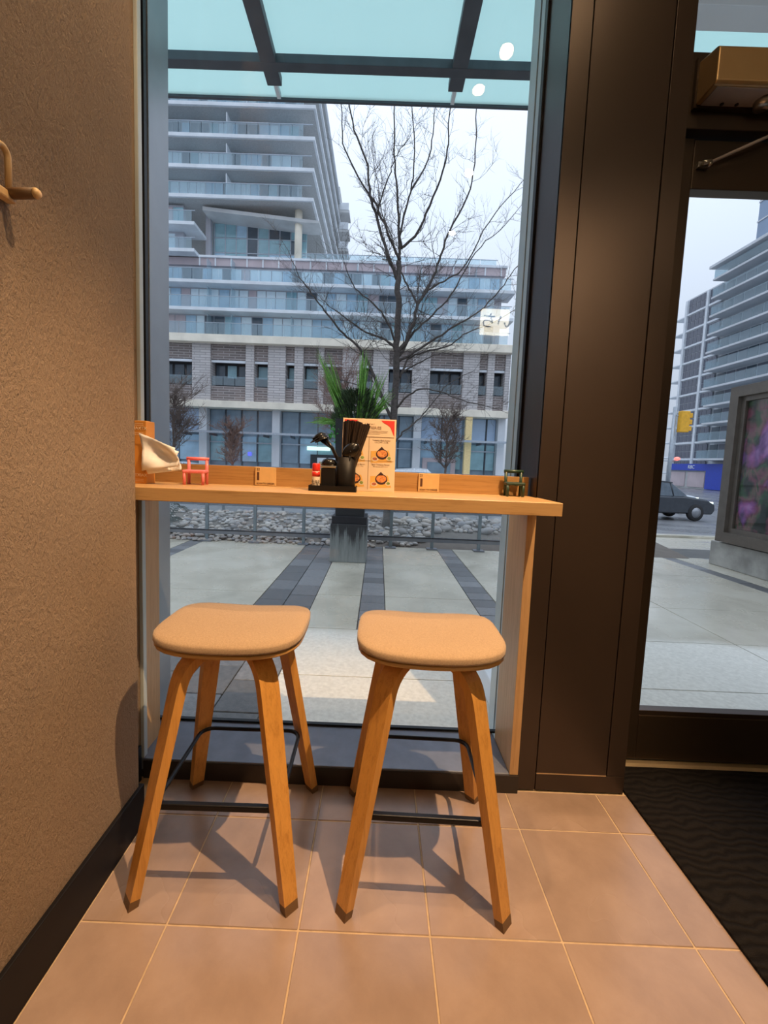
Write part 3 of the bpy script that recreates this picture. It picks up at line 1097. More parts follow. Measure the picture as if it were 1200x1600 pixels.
def build_ground():
    b = B()
    ys = [1.76, 6.0, 19.0, 30, 60, 140]
    vs, fs = [], []
    for y in ys:
        for x in (-70, -20, -8, 0, 8, 20, 60, 130):
            vs.append((x, y, gz(y) - .02))
    for i in range(len(ys) - 1):
        for k in range(7):
            a = i * 8 + k
            fs.append((a, a + 1, a + 9, a + 8))
    b.add(vs, fs)
    g = b.build('street', 'asphalt')
    structure(g, 'wet grey street and ground outside', 'ground')
    p = box('plaza', -5.0, 7.0, 1.765, 6.9, -.12, -.042, 'joint_sand')
    structure(p, 'concrete plaza with dark paver bands outside the window', 'plaza')
    # concrete slabs
    for x0, x1 in ((-5.0, -2.635), (-2.44, -.985), (-.515, -.115), (.095, .865), (1.085, 2.60), (2.60, 4.10), (4.28, 4.75), (4.93, 7.0)):
        near = ((1.77, 2.30), (2.30, 2.98)) if x0 < -.9 or x0 > 2 else ()
        for y0, y1 in near + ((2.98, 3.76), (3.76, 5.0), (5.0, 6.05)):
            if x0 == -2.44 and y1 < 3:
                x1_ = -1.215
            else:
                x1_ = x1
            s = box('slab', x0 + .004, x1_ - .004, y0 + .003, y1 - .003, -.06, -.030, 'concrete_slab', p, .002)
    for x0, x1 in ((-.515, .93), (.93, 2.60)):
        for y0, y1 in ((1.77, 2.30), (2.30, 2.98)):
            box('slab', x0 + .004, x1 - .004, y0 + .003, y1 - .003, -.06, -.030, 'concrete_slab', p, .002)
    # paver bands
    rnd = random.Random(2)
    cache = {}

    def band(x0, x1, length, y_from=1.77, y_to=6.05, offs=0.0):
        y = y_from - offs
        while y < y_to - .02:
            ya, yb = max(y, y_from), min(y + length, y_to)
            y += length
            if yb - ya < .03:
                continue
            key = (round(x1 - x0, 3), round(yb - ya, 3))
            if key not in cache:
                w, d = (x1 - x0) / 2 - .003, (yb - ya) / 2 - .003
                cache[key] = B().box(-w, w, -d, d, -.03, 0).mesh('paver', .003, 1)
            o = obj('paver', cache[key], 'paver', p)
            o.location = ((x0 + x1) / 2, (ya + yb) / 2, -.031 + rnd.uniform(-.002, .001))
    band(-.985, -.75, .30)
    band(-.75, -.515, .30, offs=.15)
    band(-1.215, -.985, .30, y_to=2.97, offs=.08)
    band(-.115, .095, .2, y_from=2.98)
    band(.865, 1.085, .2, y_from=2.98)
    band(-2.635, -2.44, .2)
    band(4.10, 4.28, .3)
    band(4.75, 4.93, .3)
    # the plaza goes on to the kerb on the door side, falling gently
    for x0, x1, mt, nm in ((1.5, 4.10, 'concrete_slab', 'slab'), (4.10, 4.28, 'paver', 'paver'), (4.28, 4.75, 'concrete_slab', 'slab'), (4.75, 4.93, 'paver', 'paver'), (4.93, 9.5, 'concrete_slab', 'slab')):
        for y0, y1 in ((6.06, 7.9), (7.9, 9.78)):
            vs = []
            for y in (y0 + .003, y1 - .003):
                for x in (x0 + .004, x1 - .004):
                    vs += [(x, y, gz(y) - .06), (x, y, gz(y))]
            B().add(vs, [(0, 2, 3, 1), (4, 5, 7, 6), (0, 4, 6, 2), (1, 3, 7, 5), (0, 1, 5, 4), (2, 6, 7, 3)]).build(nm, mt, p)
    # kerb between plaza and street to the right
    k = box('kerb', 2.0, 30.0, 9.8, 10.0, gz(9.9) - .1, gz(9.9) + .06, 'concrete_slab')
    structure(k, 'pale concrete kerb along the street', 'kerb')
    # far pavement in front of the buildings
    structure(box('pavement', -40, 14, 37.5, 42.0, -1.1, -.82, 'bldg_concrete'), 'grey pavement before the apartment building', 'pavement')


def rock_meshes(n=5):
    out = []
    for k in range(n):
        rnd = random.Random(40 + k)
        bm = bmesh.new()
        bmesh.ops.create_icosphere(bm, subdivisions=2, radius=1.0)
        ph = [rnd.uniform(0, 6) for _ in range(6)]
        for v in bm.verts:
            c = v.co
            f = 1 + .14 * math.sin(c.x * 2.3 + ph[0]) + .12 * math.sin(c.y * 2.7 + ph[1]) + .10 * math.sin(c.z * 3.1 + ph[2] + c.x)
            v.co = Vector((c.x * f, c.y * f * .85, c.z * f * .62))
        me = bpy.data.meshes.new('river_rock')
        bm.to_mesh(me)
        bm.free()
        me.polygons.foreach_set('use_smooth', [True] * len(me.polygons))
        me.materials.append(M('river_stone'))
        out.append(me)
    return out


def build_rock_bed():
    bed = B()
    vs, fs = [], []
    n = 24
    rows = [(6.05, -.035), (6.3, .0), (7.0, .08), (8.0, .12), (8.35, .10), (8.36, -.3)]
    for y, z in rows:
        for i in range(n + 1):
            vs.append((-5 + 9.5 * i / n, y, z))
    for j in range(len(rows) - 1):
        for i in range(n):
            a = j * (n + 1) + i
            fs.append((a, a + 1, a + n + 2, a + n + 1))
    o = bed.add(vs, fs).build('planting_bed', 'bed_soil')
    structure(o, 'dark soil bed behind the glass railing', 'planting bed')
    mes = rock_meshes()
    rnd = random.Random(11)

    def z_at(y):
        for (y0, z0), (y1, z1) in zip(rows, rows[1:]):
            if y0 <= y <= y1:
                return z0 + (z1 - z0) * (y - y0) / max(1e-6, y1 - y0)
        return 0

    def start(x):
        return 6.12 if x < .55 else min(6.95, 6.12 + (x - .55) * 1.6)
    # big stones, each one its own
    labels = 'rounded grey or tan river stone among the stones behind the glass railing'
    placed = []
    tries = 0
    while len(placed) < 230 and tries < 5000:
        tries += 1
        x = rnd.uniform(-3.6, 2.4)
        y = start(x) + abs(rnd.gauss(0, .8))
        r = rnd.uniform(.04, .075) if x < .2 else rnd.uniform(.05, .105)
        if y > 8.2 or any((x - a) ** 2 + (y - b_) ** 2 < ((r + c) * .9) ** 2 for a, b_, c in placed):
            continue
        if abs(x - .17) < .2 and abs(y - 7.2) < .2:
            continue
        placed.append((x, y, r))
        o = bpy.data.objects.new('river_rock', rnd.choice(mes))
        link(o)
        o.location = (x, y, z_at(y) + r * .42)
        o.rotation_euler = (rnd.uniform(-.3, .3), rnd.uniform(-.3, .3), rnd.uniform(0, 6.3))
        o.scale = (r, r, r * rnd.uniform(.85, 1.2))
        tag(o, labels, 'stone', 'river stones behind the glass railing')
    # the small ones between them: nobody could count them
    small = B()
    for k in range(1500):
        x = rnd.uniform(-4.6, 3.4)
        y = start(x) + rnd.random() ** 1.2 * (8.3 - start(x))
        r = rnd.uniform(.022, .05)
        me = rnd.choice(mes)
        rot = Matrix.Rotation(rnd.uniform(0, 6.3), 3, 'Z')
        off = Vector((x, y, z_at(y) + r * .4))
        small.add([rot @ (v.co * r) + off for v in me.vertices], [tuple(f.vertices) for f in me.polygons], True)
    o = small.build('pebbles', 'river_stone')
    tag(o, 'small mixed pebbles filling the bed behind the railing', 'pebbles', kind='stuff')
    # row of pebbles spilling along the paving under the rail
    spill = B()
    for k in range(170):
        x = rnd.uniform(-3.2, .0)
        r = rnd.uniform(.015, .04)
        me = rnd.choice(mes)
        off = Vector((x, rnd.uniform(5.96, 6.1), -.03 + r * .4))
        spill.add([v.co * r + off for v in me.vertices], [tuple(f.vertices) for f in me.polygons], True)
    tag(spill.build('pebbles', 'river_stone'), 'thin row of pebbles lying on the paving under the rail', 'pebbles', kind='stuff')


def railing(y, xs, top, base, name_label, panels=True):
    r = thing('glass_railing', (xs[0], y, base(xs[0])), name_label, 'railing')
    for x in xs:
        po = box('post', x - .022, x + .022, y - .018, y + .018, base(x), top, 'rail_post', r, .003)
        box('base_plate', x - .075, x + .075, y - .06, y + .06, base(x), base(x) + .018, 'rail_bar', po, .003)
    zb = base(0) + .105
    box('bottom_rail', xs[0] - .6, xs[-1] + .9, y - .02, y + .02, zb, zb + .05, 'rail_bar', r, .003)
    box('rail_cap', xs[0] - .6, xs[-1] + .9, y - .024, y + .024, zb + .05, zb + .062, 'rail_bar_dark', r)
    box('top_rail', xs[0] - .6, xs[-1] + .9, y - .025, y + .025, top - .04, top, 'rail_bar', r, .003)
    for a, b_ in zip(xs, xs[1:]):
        box('glass_panel', a + .024, b_ - .024, y - .004, y + .004, zb + .064, top - .042, 'rail_glass', r)
    return r


def build_railings():
    railing(5.98, [-3.7, -3.05, -2.40, -1.72, -1.03, -.40, .205, .79, 1.45, 2.1], .98, lambda x: -.03, 'grey steel and glass railing in front of the stone bed')
    railing(8.55, [-4.6, -3.1, -1.9, -.62, .6, 1.35, 2.2, 3.2], 1.0, lambda x: .08, 'pale glass railing standing behind the stone bed')


def blade(b, base, tip, sag, w, rnd, n=6):
    base, tip = Vector(base), Vector(tip)
    side = (tip - base).cross(Vector((rnd.uniform(-1, 1), rnd.uniform(-1, 1), .1)))
    side = side.normalized() if side.length > 1e-6 else Vector((1, 0, 0))
    vs, fs = [], []
    for i in range(n + 1):
        t = i / n
        p = base.lerp(tip, t) + Vector((0, 0, sag * 4 * t * (1 - t)))
        ww = w * (1 - t ** 2) * .5 + .0004
        vs += [p - side * ww, p + side * ww]
    for i in range(n):
        fs.append((2 * i, 2 * i + 1, 2 * i + 3, 2 * i + 2))
    b.add(vs, fs)


def build_planter():
    p = thing('stone_pedestal', (-.33, 5.2, -.03), 'square concrete pedestal with dark drip stains under the planter', 'pedestal')
    B().box(-.548, -.112, 5.0, 5.42, -.03, .43).build('block', 'stained_concrete', p, .006)
    B().box(-.535, -.118, 5.01, 5.41, .43, .52).build('cap', 'rail_bar_dark', p, .006)
    pl = thing('planter', (-.32, 5.21, .52), 'tall black planter with grasses and a dark conifer', 'planter')
    b = B()
    vs, fs = [], []
    for z, h in ((.52, .17), (1.60, .20), (1.66, .20), (1.66, .18), (1.5, .17)):
        vs += [(-.325 - h, 5.21 - h, z), (-.325 + h, 5.21 - h, z), (-.325 + h, 5.21 + h, z), (-.325 - h, 5.21 + h, z)]
    for i in range(4):
        for k in range(4):
            fs.append((i * 4 + k, i * 4 + (k + 1) % 4, (i + 1) * 4 + (k + 1) % 4, (i + 1) * 4 + k))
    fs += [(3, 2, 1, 0), (16, 17, 18, 19)]
    b.add(vs, fs).build('pot', 'planter_black', pl)
    rnd = random.Random(5)
    clumps = (((-.42, 5.2, 1.62), (-.74, 5.15, 2.43), .10, 46), ((-.26, 5.12, 1.62), (-.215, 5.10, 2.50), .06, 44), ((-.20, 5.2, 1.62), (-.03, 5.18, 2.25), .14, 40), ((-.16, 5.2, 1.62), (.14, 5.2, 2.02), .10, 26), ((-.46, 5.2, 1.60), (-.80, 5.2, 1.62), .12, 16))
    for base, tip, sp, n in clumps:
        g = B()
        for k in range(n):
            t = 1 - .45 * rnd.random() ** 1.5
            tp = Vector(base).lerp(Vector(tip), t) + Vector((rnd.gauss(0, sp * .6), rnd.gauss(0, sp * .6), rnd.gauss(0, .02)))
            blade(g, (base[0] + rnd.gauss(0, .03), base[1] + rnd.gauss(0, .04), base[2]), tp, .06 * rnd.random(), .019, rnd)
        g.build('grass_clump', 'grass_blade', pl)
    c = B()
    for k in range(2200):
        a, u = rnd.uniform(0, 2 * PI), rnd.random()
        h = rnd.random()
        rr = .27 * math.sqrt(u) * (1 - .5 * h ** 2)
        q = Vector((-.30 + rr * math.cos(a), 5.22 + rr * math.sin(a), 1.62 + .38 * h))
        d = Vector((math.cos(a) * .7, math.sin(a) * .7, rnd.uniform(.3, 1.2))).normalized()
        blade(c, q, q + d * rnd.uniform(.04, .09), 0, .014, rnd, 2)
    c.build('conifer', 'conifer_dark', pl)
    lf = B()
    for k in range(90):
        q = Vector((-.47 + rnd.gauss(0, .05), 5.1 + rnd.gauss(0, .04), 1.47 + rnd.gauss(0, .07)))
        d = Vector((rnd.uniform(-1, .4), rnd.uniform(-1, .3), rnd.uniform(-.2, 1))).normalized()
        blade(lf, q, q + d * .055, .006, .04, rnd, 3)
    lf.build('leafy_shrub', 'leaf_green', pl)
    # palm fronds at the left edge of the window, low behind the rail
    f = thing('fern', (-3.34, 6.6, .03), 'dark feathery fern at the left edge of the stone bed', 'fern')
    for a0, ln, zt in ((.25, .36, .30), (-.25, .30, .14), (.9, .28, .34), (2.6, .3, .3), (3.6, .3, .2)):
        fb = B()
        for k in range(14):
            t = (k + 2) / 16
            q = Vector((-3.34 + math.cos(a0) * ln * t, 6.6 + math.sin(a0) * .3 * t, .06 + zt * math.sin(t * PI * .75)))
            for s in (-1, 1):
                d = Vector((math.cos(a0 + s * 1.0), s * .35, -.55 + .5 * (s > 0))).normalized()
                blade(fb, q, q + d * .13 * (1 - .5 * t), .01, .02, rnd, 3)
        fb.build('frond', 'palm_leaf', f)


LIMBS = [
    (0.085, 0.05, [(0.17, 7.2, -0.01), (0.2, 7.2, 1.2), (0.22, 7.2, 1.96), (0.22, 7.2, 2.7), (0.21, 7.2, 3.08), (0.22, 7.2, 3.7), (0.19, 7.2, 4.12), (0.19, 7.2, 4.41)]),
    (0.04, 0.008, [(0.19, 7.2, 4.12), (0.11, 7.14, 4.26), (-0.0, 7.08, 4.45), (-0.19, 7.02, 4.96), (-0.29, 6.96, 5.24), (-0.35, 6.9, 5.62), (-0.56, 6.84, 6.09), (-0.67, 6.78, 6.49), (-0.76, 6.72, 7.06)]),
    (0.03, 0.006, [(0.19, 7.2, 4.41), (0.07, 7.1, 4.63), (-0.08, 7.0, 4.89), (-0.24, 6.89, 5.13), (-0.54, 6.79, 5.5), (-0.7, 6.69, 5.8), (-0.75, 6.59, 6.28), (-0.8, 6.49, 6.77)]),
    (0.035, 0.006, [(0.19, 7.2, 4.41), (0.2, 7.17, 4.59), (0.15, 7.14, 5.04), (0.09, 7.11, 5.56), (0.04, 7.08, 6.06), (0.02, 7.04, 6.66), (-0.02, 7.01, 7.43)]),
    (0.025, 0.006, [(0.2, 7.2, 4.6), (0.21, 7.08, 4.93), (0.32, 6.95, 5.34), (0.35, 6.83, 5.65), (0.28, 6.7, 6.38), (0.23, 6.58, 6.97)]),
    (0.028, 0.006, [(0.2, 7.2, 4.6), (0.5, 7.07, 4.85), (0.66, 6.94, 5.24), (0.81, 6.81, 5.65), (0.83, 6.68, 5.92), (0.81, 6.55, 6.28), (0.79, 6.42, 7.0)]),
    (0.045, 0.007, [(0.22, 7.2, 2.96), (0.35, 7.18, 3.16), (0.46, 7.17, 3.44), (0.52, 7.15, 3.72), (0.63, 7.14, 3.92), (0.78, 7.12, 4.25), (0.88, 7.1, 4.54), (0.95, 7.09, 4.82), (1.21, 7.07, 5.33), (1.29, 7.06, 5.83), (1.29, 7.04, 6.68), (1.27, 7.02, 7.48)]),
    (0.025, 0.006, [(0.52, 7.2, 3.74), (0.41, 7.31, 3.98), (0.28, 7.41, 4.24), (0.2, 7.52, 4.52), (0.06, 7.63, 4.99), (-0.13, 7.74, 5.46), (-0.21, 7.84, 5.93), (-0.35, 7.95, 6.62)]),
    (0.024, 0.005, [(0.63, 7.2, 3.95), (0.73, 7.29, 4.03), (1.03, 7.38, 4.25), (1.34, 7.47, 4.54), (1.68, 7.56, 5.27), (2.09, 7.65, 5.79), (2.33, 7.74, 6.16)]),
    (0.028, 0.005, [(0.26, 7.2, 2.92), (0.49, 7.27, 3.33), (0.79, 7.34, 3.63), (1.08, 7.4, 3.98), (1.28, 7.47, 4.36), (1.55, 7.54, 4.84), (1.97, 7.61, 5.25), (2.24, 7.68, 5.6)]),
    (0.03, 0.005, [(0.25, 7.2, 2.82), (0.59, 7.13, 3.04), (0.92, 7.06, 3.23), (1.13, 6.99, 3.38), (1.45, 6.91, 3.56), (1.75, 6.84, 3.87), (1.92, 6.77, 4.14), (2.1, 6.7, 4.32)]),
    (0.026, 0.005, [(0.29, 7.2, 2.57), (0.42, 7.21, 2.88), (0.66, 7.22, 3.0), (1.1, 7.23, 3.14), (1.36, 7.24, 3.35), (1.77, 7.26, 3.51), (2.18, 7.27, 3.78)]),
    (0.03, 0.005, [(0.21, 7.2, 2.98), (0.05, 7.12, 3.13), (-0.3, 7.04, 3.23), (-0.54, 6.96, 3.37), (-0.81, 6.88, 3.52), (-1.0, 6.8, 3.65)]),
    (0.026, 0.005, [(0.21, 7.2, 3.08), (0.04, 7.08, 3.4), (-0.11, 6.96, 3.58), (-0.42, 6.85, 3.77), (-0.57, 6.73, 3.97), (-0.66, 6.61, 4.18)]),
    (0.038, 0.005, [(0.19, 7.2, 1.89), (-0.01, 7.12, 2.26), (-0.25, 7.04, 2.76), (-0.43, 6.96, 3.01), (-0.63, 6.88, 3.14), (-0.88, 6.81, 3.4), (-1.04, 6.73, 3.58), (-1.16, 6.65, 3.71), (-1.31, 6.57, 3.9), (-1.44, 6.49, 4.18)]),
    (0.022, 0.005, [(0.26, 7.2, 2.08), (0.44, 7.11, 2.28), (0.67, 7.03, 2.38), (0.95, 6.94, 2.32), (1.19, 6.86, 2.22), (1.48, 6.77, 2.14), (1.81, 6.69, 2.05)]),
    (0.022, 0.006, [(0.24, 7.2, 1.52), (0.39, 7.33, 1.69), (0.58, 7.46, 1.87), (0.75, 7.58, 2.06), (0.95, 7.71, 2.31), (1.18, 7.84, 2.62), (1.65, 7.97, 2.89)]),
    (0.022, 0.006, [(0.24, 7.2, 2.59), (0.45, 7.35, 2.77), (0.72, 7.5, 2.95), (1.01, 7.64, 3.1), (1.32, 7.79, 3.1)]),
    (0.02, 0.005, [(0.22, 7.2, 2.05), (-0.13, 7.34, 2.35), (-0.46, 7.48, 2.49), (-0.81, 7.61, 2.61), (-1.11, 7.75, 2.8)]),
    (0.02, 0.005, [(0.34, 7.2, 5.49), (0.59, 7.34, 6.04), (0.66, 7.47, 6.52), (0.69, 7.61, 7.21), (0.71, 7.74, 7.9)]),
    (0.018, 0.005, [(-0.2, 7.2, 5.06), (-0.09, 7.06, 5.37), (0.02, 6.92, 5.64), (0.1, 6.79, 5.75), (0.26, 6.65, 5.88)]),
]


def smooth_path(pts, n=4):
    pts = [Vector(p) for p in pts]
    out = []
    for i in range(len(pts) - 1):
        p0, p1, p2, p3 = pts[max(0, i - 1)], pts[i], pts[i + 1], pts[min(len(pts) - 1, i + 2)]
        for k in range(n):
            t = k / n
            out.append(.5 * ((2 * p1) + (p2 - p0) * t + (2 * p0 - 5 * p1 + 4 * p2 - p3) * t * t + (3 * p1 - p0 - 3 * p2 + p3) * t ** 3))
    out.append(pts[-1])
    return out


def twigs(b, p, d, length, r, depth, rnd, sides=3):
    n = 4
    pts = [Vector(p)]
    dd = d.normalized()
    for i in range(n):
        dd = (dd + Vector((rnd.gauss(0, .16), rnd.gauss(0, .16), rnd.gauss(.05, .12)))).normalized()
        pts.append(pts[-1] + dd * length / n)
    b.tube(pts, [r * (1 - .7 * i / n) for i in range(n + 1)], sides, cap=False, smooth=False)
    if depth > 0:
        for i in range(1, n + 1):
            for s in range(rnd.choice((1, 1, 2))):
                nd = (dd + Vector((rnd.gauss(0, .75), rnd.gauss(0, .6), rnd.gauss(.15, .45)))).normalized()
                twigs(b, pts[i], nd, length * rnd.uniform(.4, .7), r * .62, depth - 1, rnd, sides)


def build_big_tree():
    t = thing('bare_tree', (.17, 7.2, .0), 'large leafless tree growing from the stone bed outside the window', 'tree')
    rnd = random.Random(21)
    tw = B()
    for i, (r0, r1, pts) in enumerate(LIMBS):
        sp = smooth_path(pts)
        n = len(sp)
        jit = [p + Vector((rnd.gauss(0, .008), rnd.gauss(0, .015), rnd.gauss(0, .006))) if 0 < k < n - 1 else p for k, p in enumerate(sp)]
        rad = [.82 * (r0 + (r1 - r0) * (k / (n - 1)) ** .8) for k in range(n)]
        if i == 0:
            rad[0] *= 1.5
            rad[1] *= 1.25
        B().tube(jit, rad, 8 if i == 0 else 6).build('trunk' if i == 0 else 'limb', 'bark', t)
        if i == 0:
            for k in range(10, n, 2):
                d = Vector((rnd.choice((-1, 1)), rnd.gauss(0, .5), .5))
                twigs(tw, jit[k], d, .6, .007, 2, rnd)
            continue
        for k in range(2, n):
            if rnd.random() < .62:
                tang = (jit[k] - jit[k - 1]).normalized()
                d = tang + Vector((rnd.gauss(0, .8), rnd.gauss(0, .7), rnd.gauss(.2, .5)))
                twigs(tw, jit[k], d, rnd.uniform(.22, .55), max(.0035, rad[k] * .32), 2 if rnd.random() < .6 else 1, rnd)
    tw.build('twigs', 'twig', t)


def street_tree(loc, h, spread, mat, label, seed):
    t = thing('street_tree', loc, label, 'tree', 'young bare trees along the street')
    rnd = random.Random(seed)
    base = Vector(loc)
    tr = [base + Vector((rnd.gauss(0, .05), 0, h * k / 6)) for k in range(7)]
    B().tube(tr, [.13 * (1 - .12 * k) for k in range(7)], 6).build('trunk', mat, t)
    tw = B()
    for k in range(2, 7):
        for s in range(5):
            a = rnd.uniform(0, 2 * PI)
            d = Vector((math.cos(a) * spread, math.sin(a) * spread, rnd.uniform(.5, 1.1)))
            twigs(tw, tr[k], d, h * rnd.uniform(.22, .38), .05, 3, rnd)
    tw.build('branches', mat, t)


def build_street_trees():
    street_tree((-17.8, 37.0, -.9), 6.2, .6, 'street_twig', 'young bare street tree seen above the pink chair', 3)
    street_tree((-13.2, 38.5, -.9), 3.8, .45, 'street_twig_red', 'thin reddish bare tree before the left shopfront', 5)
    street_tree((-3.0, 37.6, -.9), 8.0, .9, 'street_twig_red', 'reddish bare tree behind the planter grasses', 7)
    street_tree((5.6, 36.5, -.9), 5.2, .7, 'street_twig', 'bare young tree before the right shopfront', 9)


def build_canopy():
    c = thing('glass_canopy', (-.15, 1.76, 3.5), 'frosted teal glass canopy on dark steel beams outside the window', 'canopy')
    edges = [-3.0, -.755, .390, 1.55, 3.2]
    for a, b_ in zip(edges, edges[1:]):
        box('glass_panel', a + .006, b_ - .006, 1.78, 3.08, 3.575, 3.590, 'canopy_glass', c)
    for x in (-1.9, -.755, .390, 1.55, 2.7):
        be = box('beam', x - .046, x + .046, 1.77, 2.93, 3.522, 3.574, 'mullion_dark', c, .003)
        box('beam_tip', x - .012, x + .012, 2.93, 3.05, 3.540, 3.575, 'bldg_white', be)
    box('cross_bar', -3.0, 3.2, 2.765, 2.83, 3.520, 3.5735, 'mullion_dark', c, .003)
    box('front_edge', -3.0, 3.2, 3.08, 3.10, 3.560, 3.592, 'mullion_dark', c)
    b = B().box(1.05, 3.2, 1.765, 2.45, 3.468, 3.515).box(1.05, 3.2, 1.765, 2.19, 3.335, 3.466)
    b.build('soffit_box', 'bldg_white', c, .01)
    # posts and pale foot outside
    f = box('post_foot', .60, .70, 2.02, 2.42, -.029, .10, 'bldg_white', bevel=.01)
    tag(f, 'pale metal post foot standing outside at the right of the window', 'post')


build_ground()
build_rock_bed()
build_railings()
build_planter()
build_big_tree()
build_street_trees()
build_canopy()

# ================================================================ buildings, street furniture, cars
CACHE = {}


def piece(name, w, d, h, mat, parent, x, y, z, bevel=0.0):
    """box of size w,d,h whose lower front left corner is at x,y,z; alike pieces share mesh data"""
    key = (name, round(w, 3), round(d, 3), round(h, 3), mat)
    if key not in CACHE:
        CACHE[key] = B().box(0, w, 0, d, 0, h).mesh(name, bevel, 1)
    o = obj(name, CACHE[key], mat, parent)
    o.location = (x, y, z)
    return o


def build_apartment():
    r = thing('apartment_building', (-4, 44, -.9), 'grey apartment building with long balconies and brick podium across the street', 'building')
    rnd = random.Random(14)
    XL, XR = -27.0, 12.2
    # ---- storefront level
    box('shop_wall', XL, XR, 43.4, 44.0, -.9, 5.85, 'pane_store', r)
    for x, w, m in ((-24, 1.0, 'bldg_lav'), (-17.85, .75, 'bldg_lav'), (-10.65, .75, 'bldg_lav'), (3.25, .75, 'bldg_lav'), (11.5, .7, 'bldg_lav')):
        piece('shop_column', w, .9, 6.75, m, r, x, 42.4, -.9)
    piece('shop_column', .62, .62, 6.75, 'sign_yellow', r, 8.2, 41.7, -.9)
    for x in (-22.2, -20.2, -15.5, -13.9, -12.3, -8.1, -6.3, -4.3, -1.5, .3, 1.8, 6.1, 10.55, 12.0):
        piece('shop_mullion', .09, .15, 6.7, 'mullion_dark', r, x, 43.2, -.85)
    for i, x in enumerate((-22.1, -20.1, -17.0, -15.4, -13.8, -12.2, -9.8, -8.0, -6.2, -4.2, -1.4, .4, 1.9, 4.1, 6.2, 8.95, 10.65)):
        w = (2.0, 1.9, 1.4, 1.4, 1.4, 1.4, 1.6, 1.7, 1.8, 2.6, 1.6, 1.3, 1.2, 1.9, 1.9, 1.5, .8)[i]
        piece('shop_pane', w, .06, 2.1, 'pane_store_sky' if x > 4 or x < -18 else 'pane_store', r, x, 43.22, 3.7)
        piece('shop_pane', w, .06, 2.5, ('pane_store', 'pane_blue', 'pane_teal')[i % 3] if x < 8 else 'pane_teal', r, x, 43.22, .75)
    piece('shop_transom', XR - XL, .12, .12, 'mullion', r, XL, 43.1, 2.55)
    aw = box('glass_awning', -21.0, XR, 41.2, 43.2, 3.42, 3.50, 'balcony_glass', r)
    piece('awning_edge', XR + 21, .1, .2, 'mullion', aw, -21.0, 41.1, 3.38)
    for k in range(12):
        piece('awning_bracket', .1, 1.9, .22, 'mullion_dark', aw, -19 + k * 2.6, 41.25, 3.16)
    # entrance
    en = box('entrance', -6.9, -3.9, 43.0, 43.3, -.8, 1.7, 'dark_room', r)
    piece('entrance_door', .9, .08, 2.2, 'bldg_white', en, -6.2, 42.9, -.8)
    piece('entrance_door', .9, .08, 2.2, 'bldg_white', en, -5.1, 42.9, -.8)
    piece('lit_panel', .5, .04, .8, 'store_warm', en, -6.0, 42.85, .2)
    piece('lit_panel', .5, .04, .8, 'store_warm', en, -4.9, 42.85, .2)
    piece('entrance_sign', 2.3, .1, .38, 'store_light', en, -7.2, 42.6, 2.1)
    piece('blue_lamp', .32, .06, .32, 'store_blue', r, -13.2, 43.1, 1.35)
    piece('shop_board', 3.3, .3, 2.6, 'bldg_pink', r, 4.3, 42.9, -.8)
    piece('shop_pane', 2.3, .06, 1.7, 'pane_store', r, 4.8, 42.8, -.3)
    # ---- lower cream beam
    box('cream_beam', XL, XR, 41.6, 44, 5.85, 6.5, 'bldg_cream', r, .03)
    # ---- brick floors
    light = [(-30, -26.5), (-24.5, -21.9), (-18.36, -16.6), (-13.2, -12.4), (-11.05, -9.35), (-8.5, -7.65), (-6.2, -5.65), (-3.9, -2.0), (-.95, .6), (2.86, 4.55), (7.7, 9.25), (10.05, 10.7), (11.75, 12.2)]
    for a, b_ in light:
        a = max(a, XL)
        if b_ > a:
            box('brick_pilaster', a, b_, 42.0, 44, 6.5, 11.9, 'brick_light', r)
    for (a0, a), (b_, b1) in zip(light, light[1:]):
        a = max(a, XL)
        if b_ - a < .2:
            continue
        box('brick_spandrel', a, b_, 42.25, 44, 6.5, 7.95, 'brick_dark', r)
        box('brick_spandrel', a, b_, 42.25, 44, 10.45, 11.9, 'brick_dark', r)
        wd = box('window', a, b_, 43.3, 44, 7.95, 10.45, 'dark_room', r)
        piece('lintel', b_ - a, .25, .22, 'bldg_white', wd, a, 42.3, 10.2)
        n = max(1, int(round((b_ - a) / 1.15)))
        for k in range(n):
            piece('guard_panel', (b_ - a) / n - .08, .05, .85, 'balcony_glass', wd, a + .04 + k * (b_ - a) / n, 42.3, 8.05)
            piece('pane', (b_ - a) / n - .25, .05, 1.2, rnd.choice(('pane_dark', 'pane_dark', 'pane_dark', 'pane_teal')), wd, a + .12 + k * (b_ - a) / n, 43.24, 8.9)
    # ---- upper cream beam
    box('cream_beam', XL, XR + .1, 41.4, 44, 11.9, 12.62, 'bldg_cream', r, .03)
    # ---- balcony floors of the podium
    def floor_row(x0, x1, y, z0, z1, parent, seed, dark=.18):
        rn = random.Random(seed)
        box('window_wall', x0, x1, y, y + .5, z0, z1, 'bldg_wall', parent)
        x = x0 + .1
        while x < x1 - .7:
            w = rn.choice((.72, .82, .95, .95))
            if x + w > x1:
                break
            u = rn.random()
            mt = 'pane_curtain' if u < .42 else 'pane_blue' if u < .62 else 'pane_teal' if u < .72 else 'pane_dark' if u < .72 + dark else 'bldg_pink'
            piece('window_pane', w, .06, round(z1 - z0 - .32, 2), mt, parent, x, y - .05, z0 + .12)
            x += w + .09
    def guard_row(x0, x1, y, z, parent, w=1.25, h=1.0):
        n = int((x1 - x0) / w)
        for k in range(n):
            piece('guard_panel', w - .06, .05, h, 'balcony_glass', parent, x0 + k * w, y, z)
        piece('handrail', round(x1 - x0, 2), .07, .05, 'mullion', parent, x0, y, z + h)
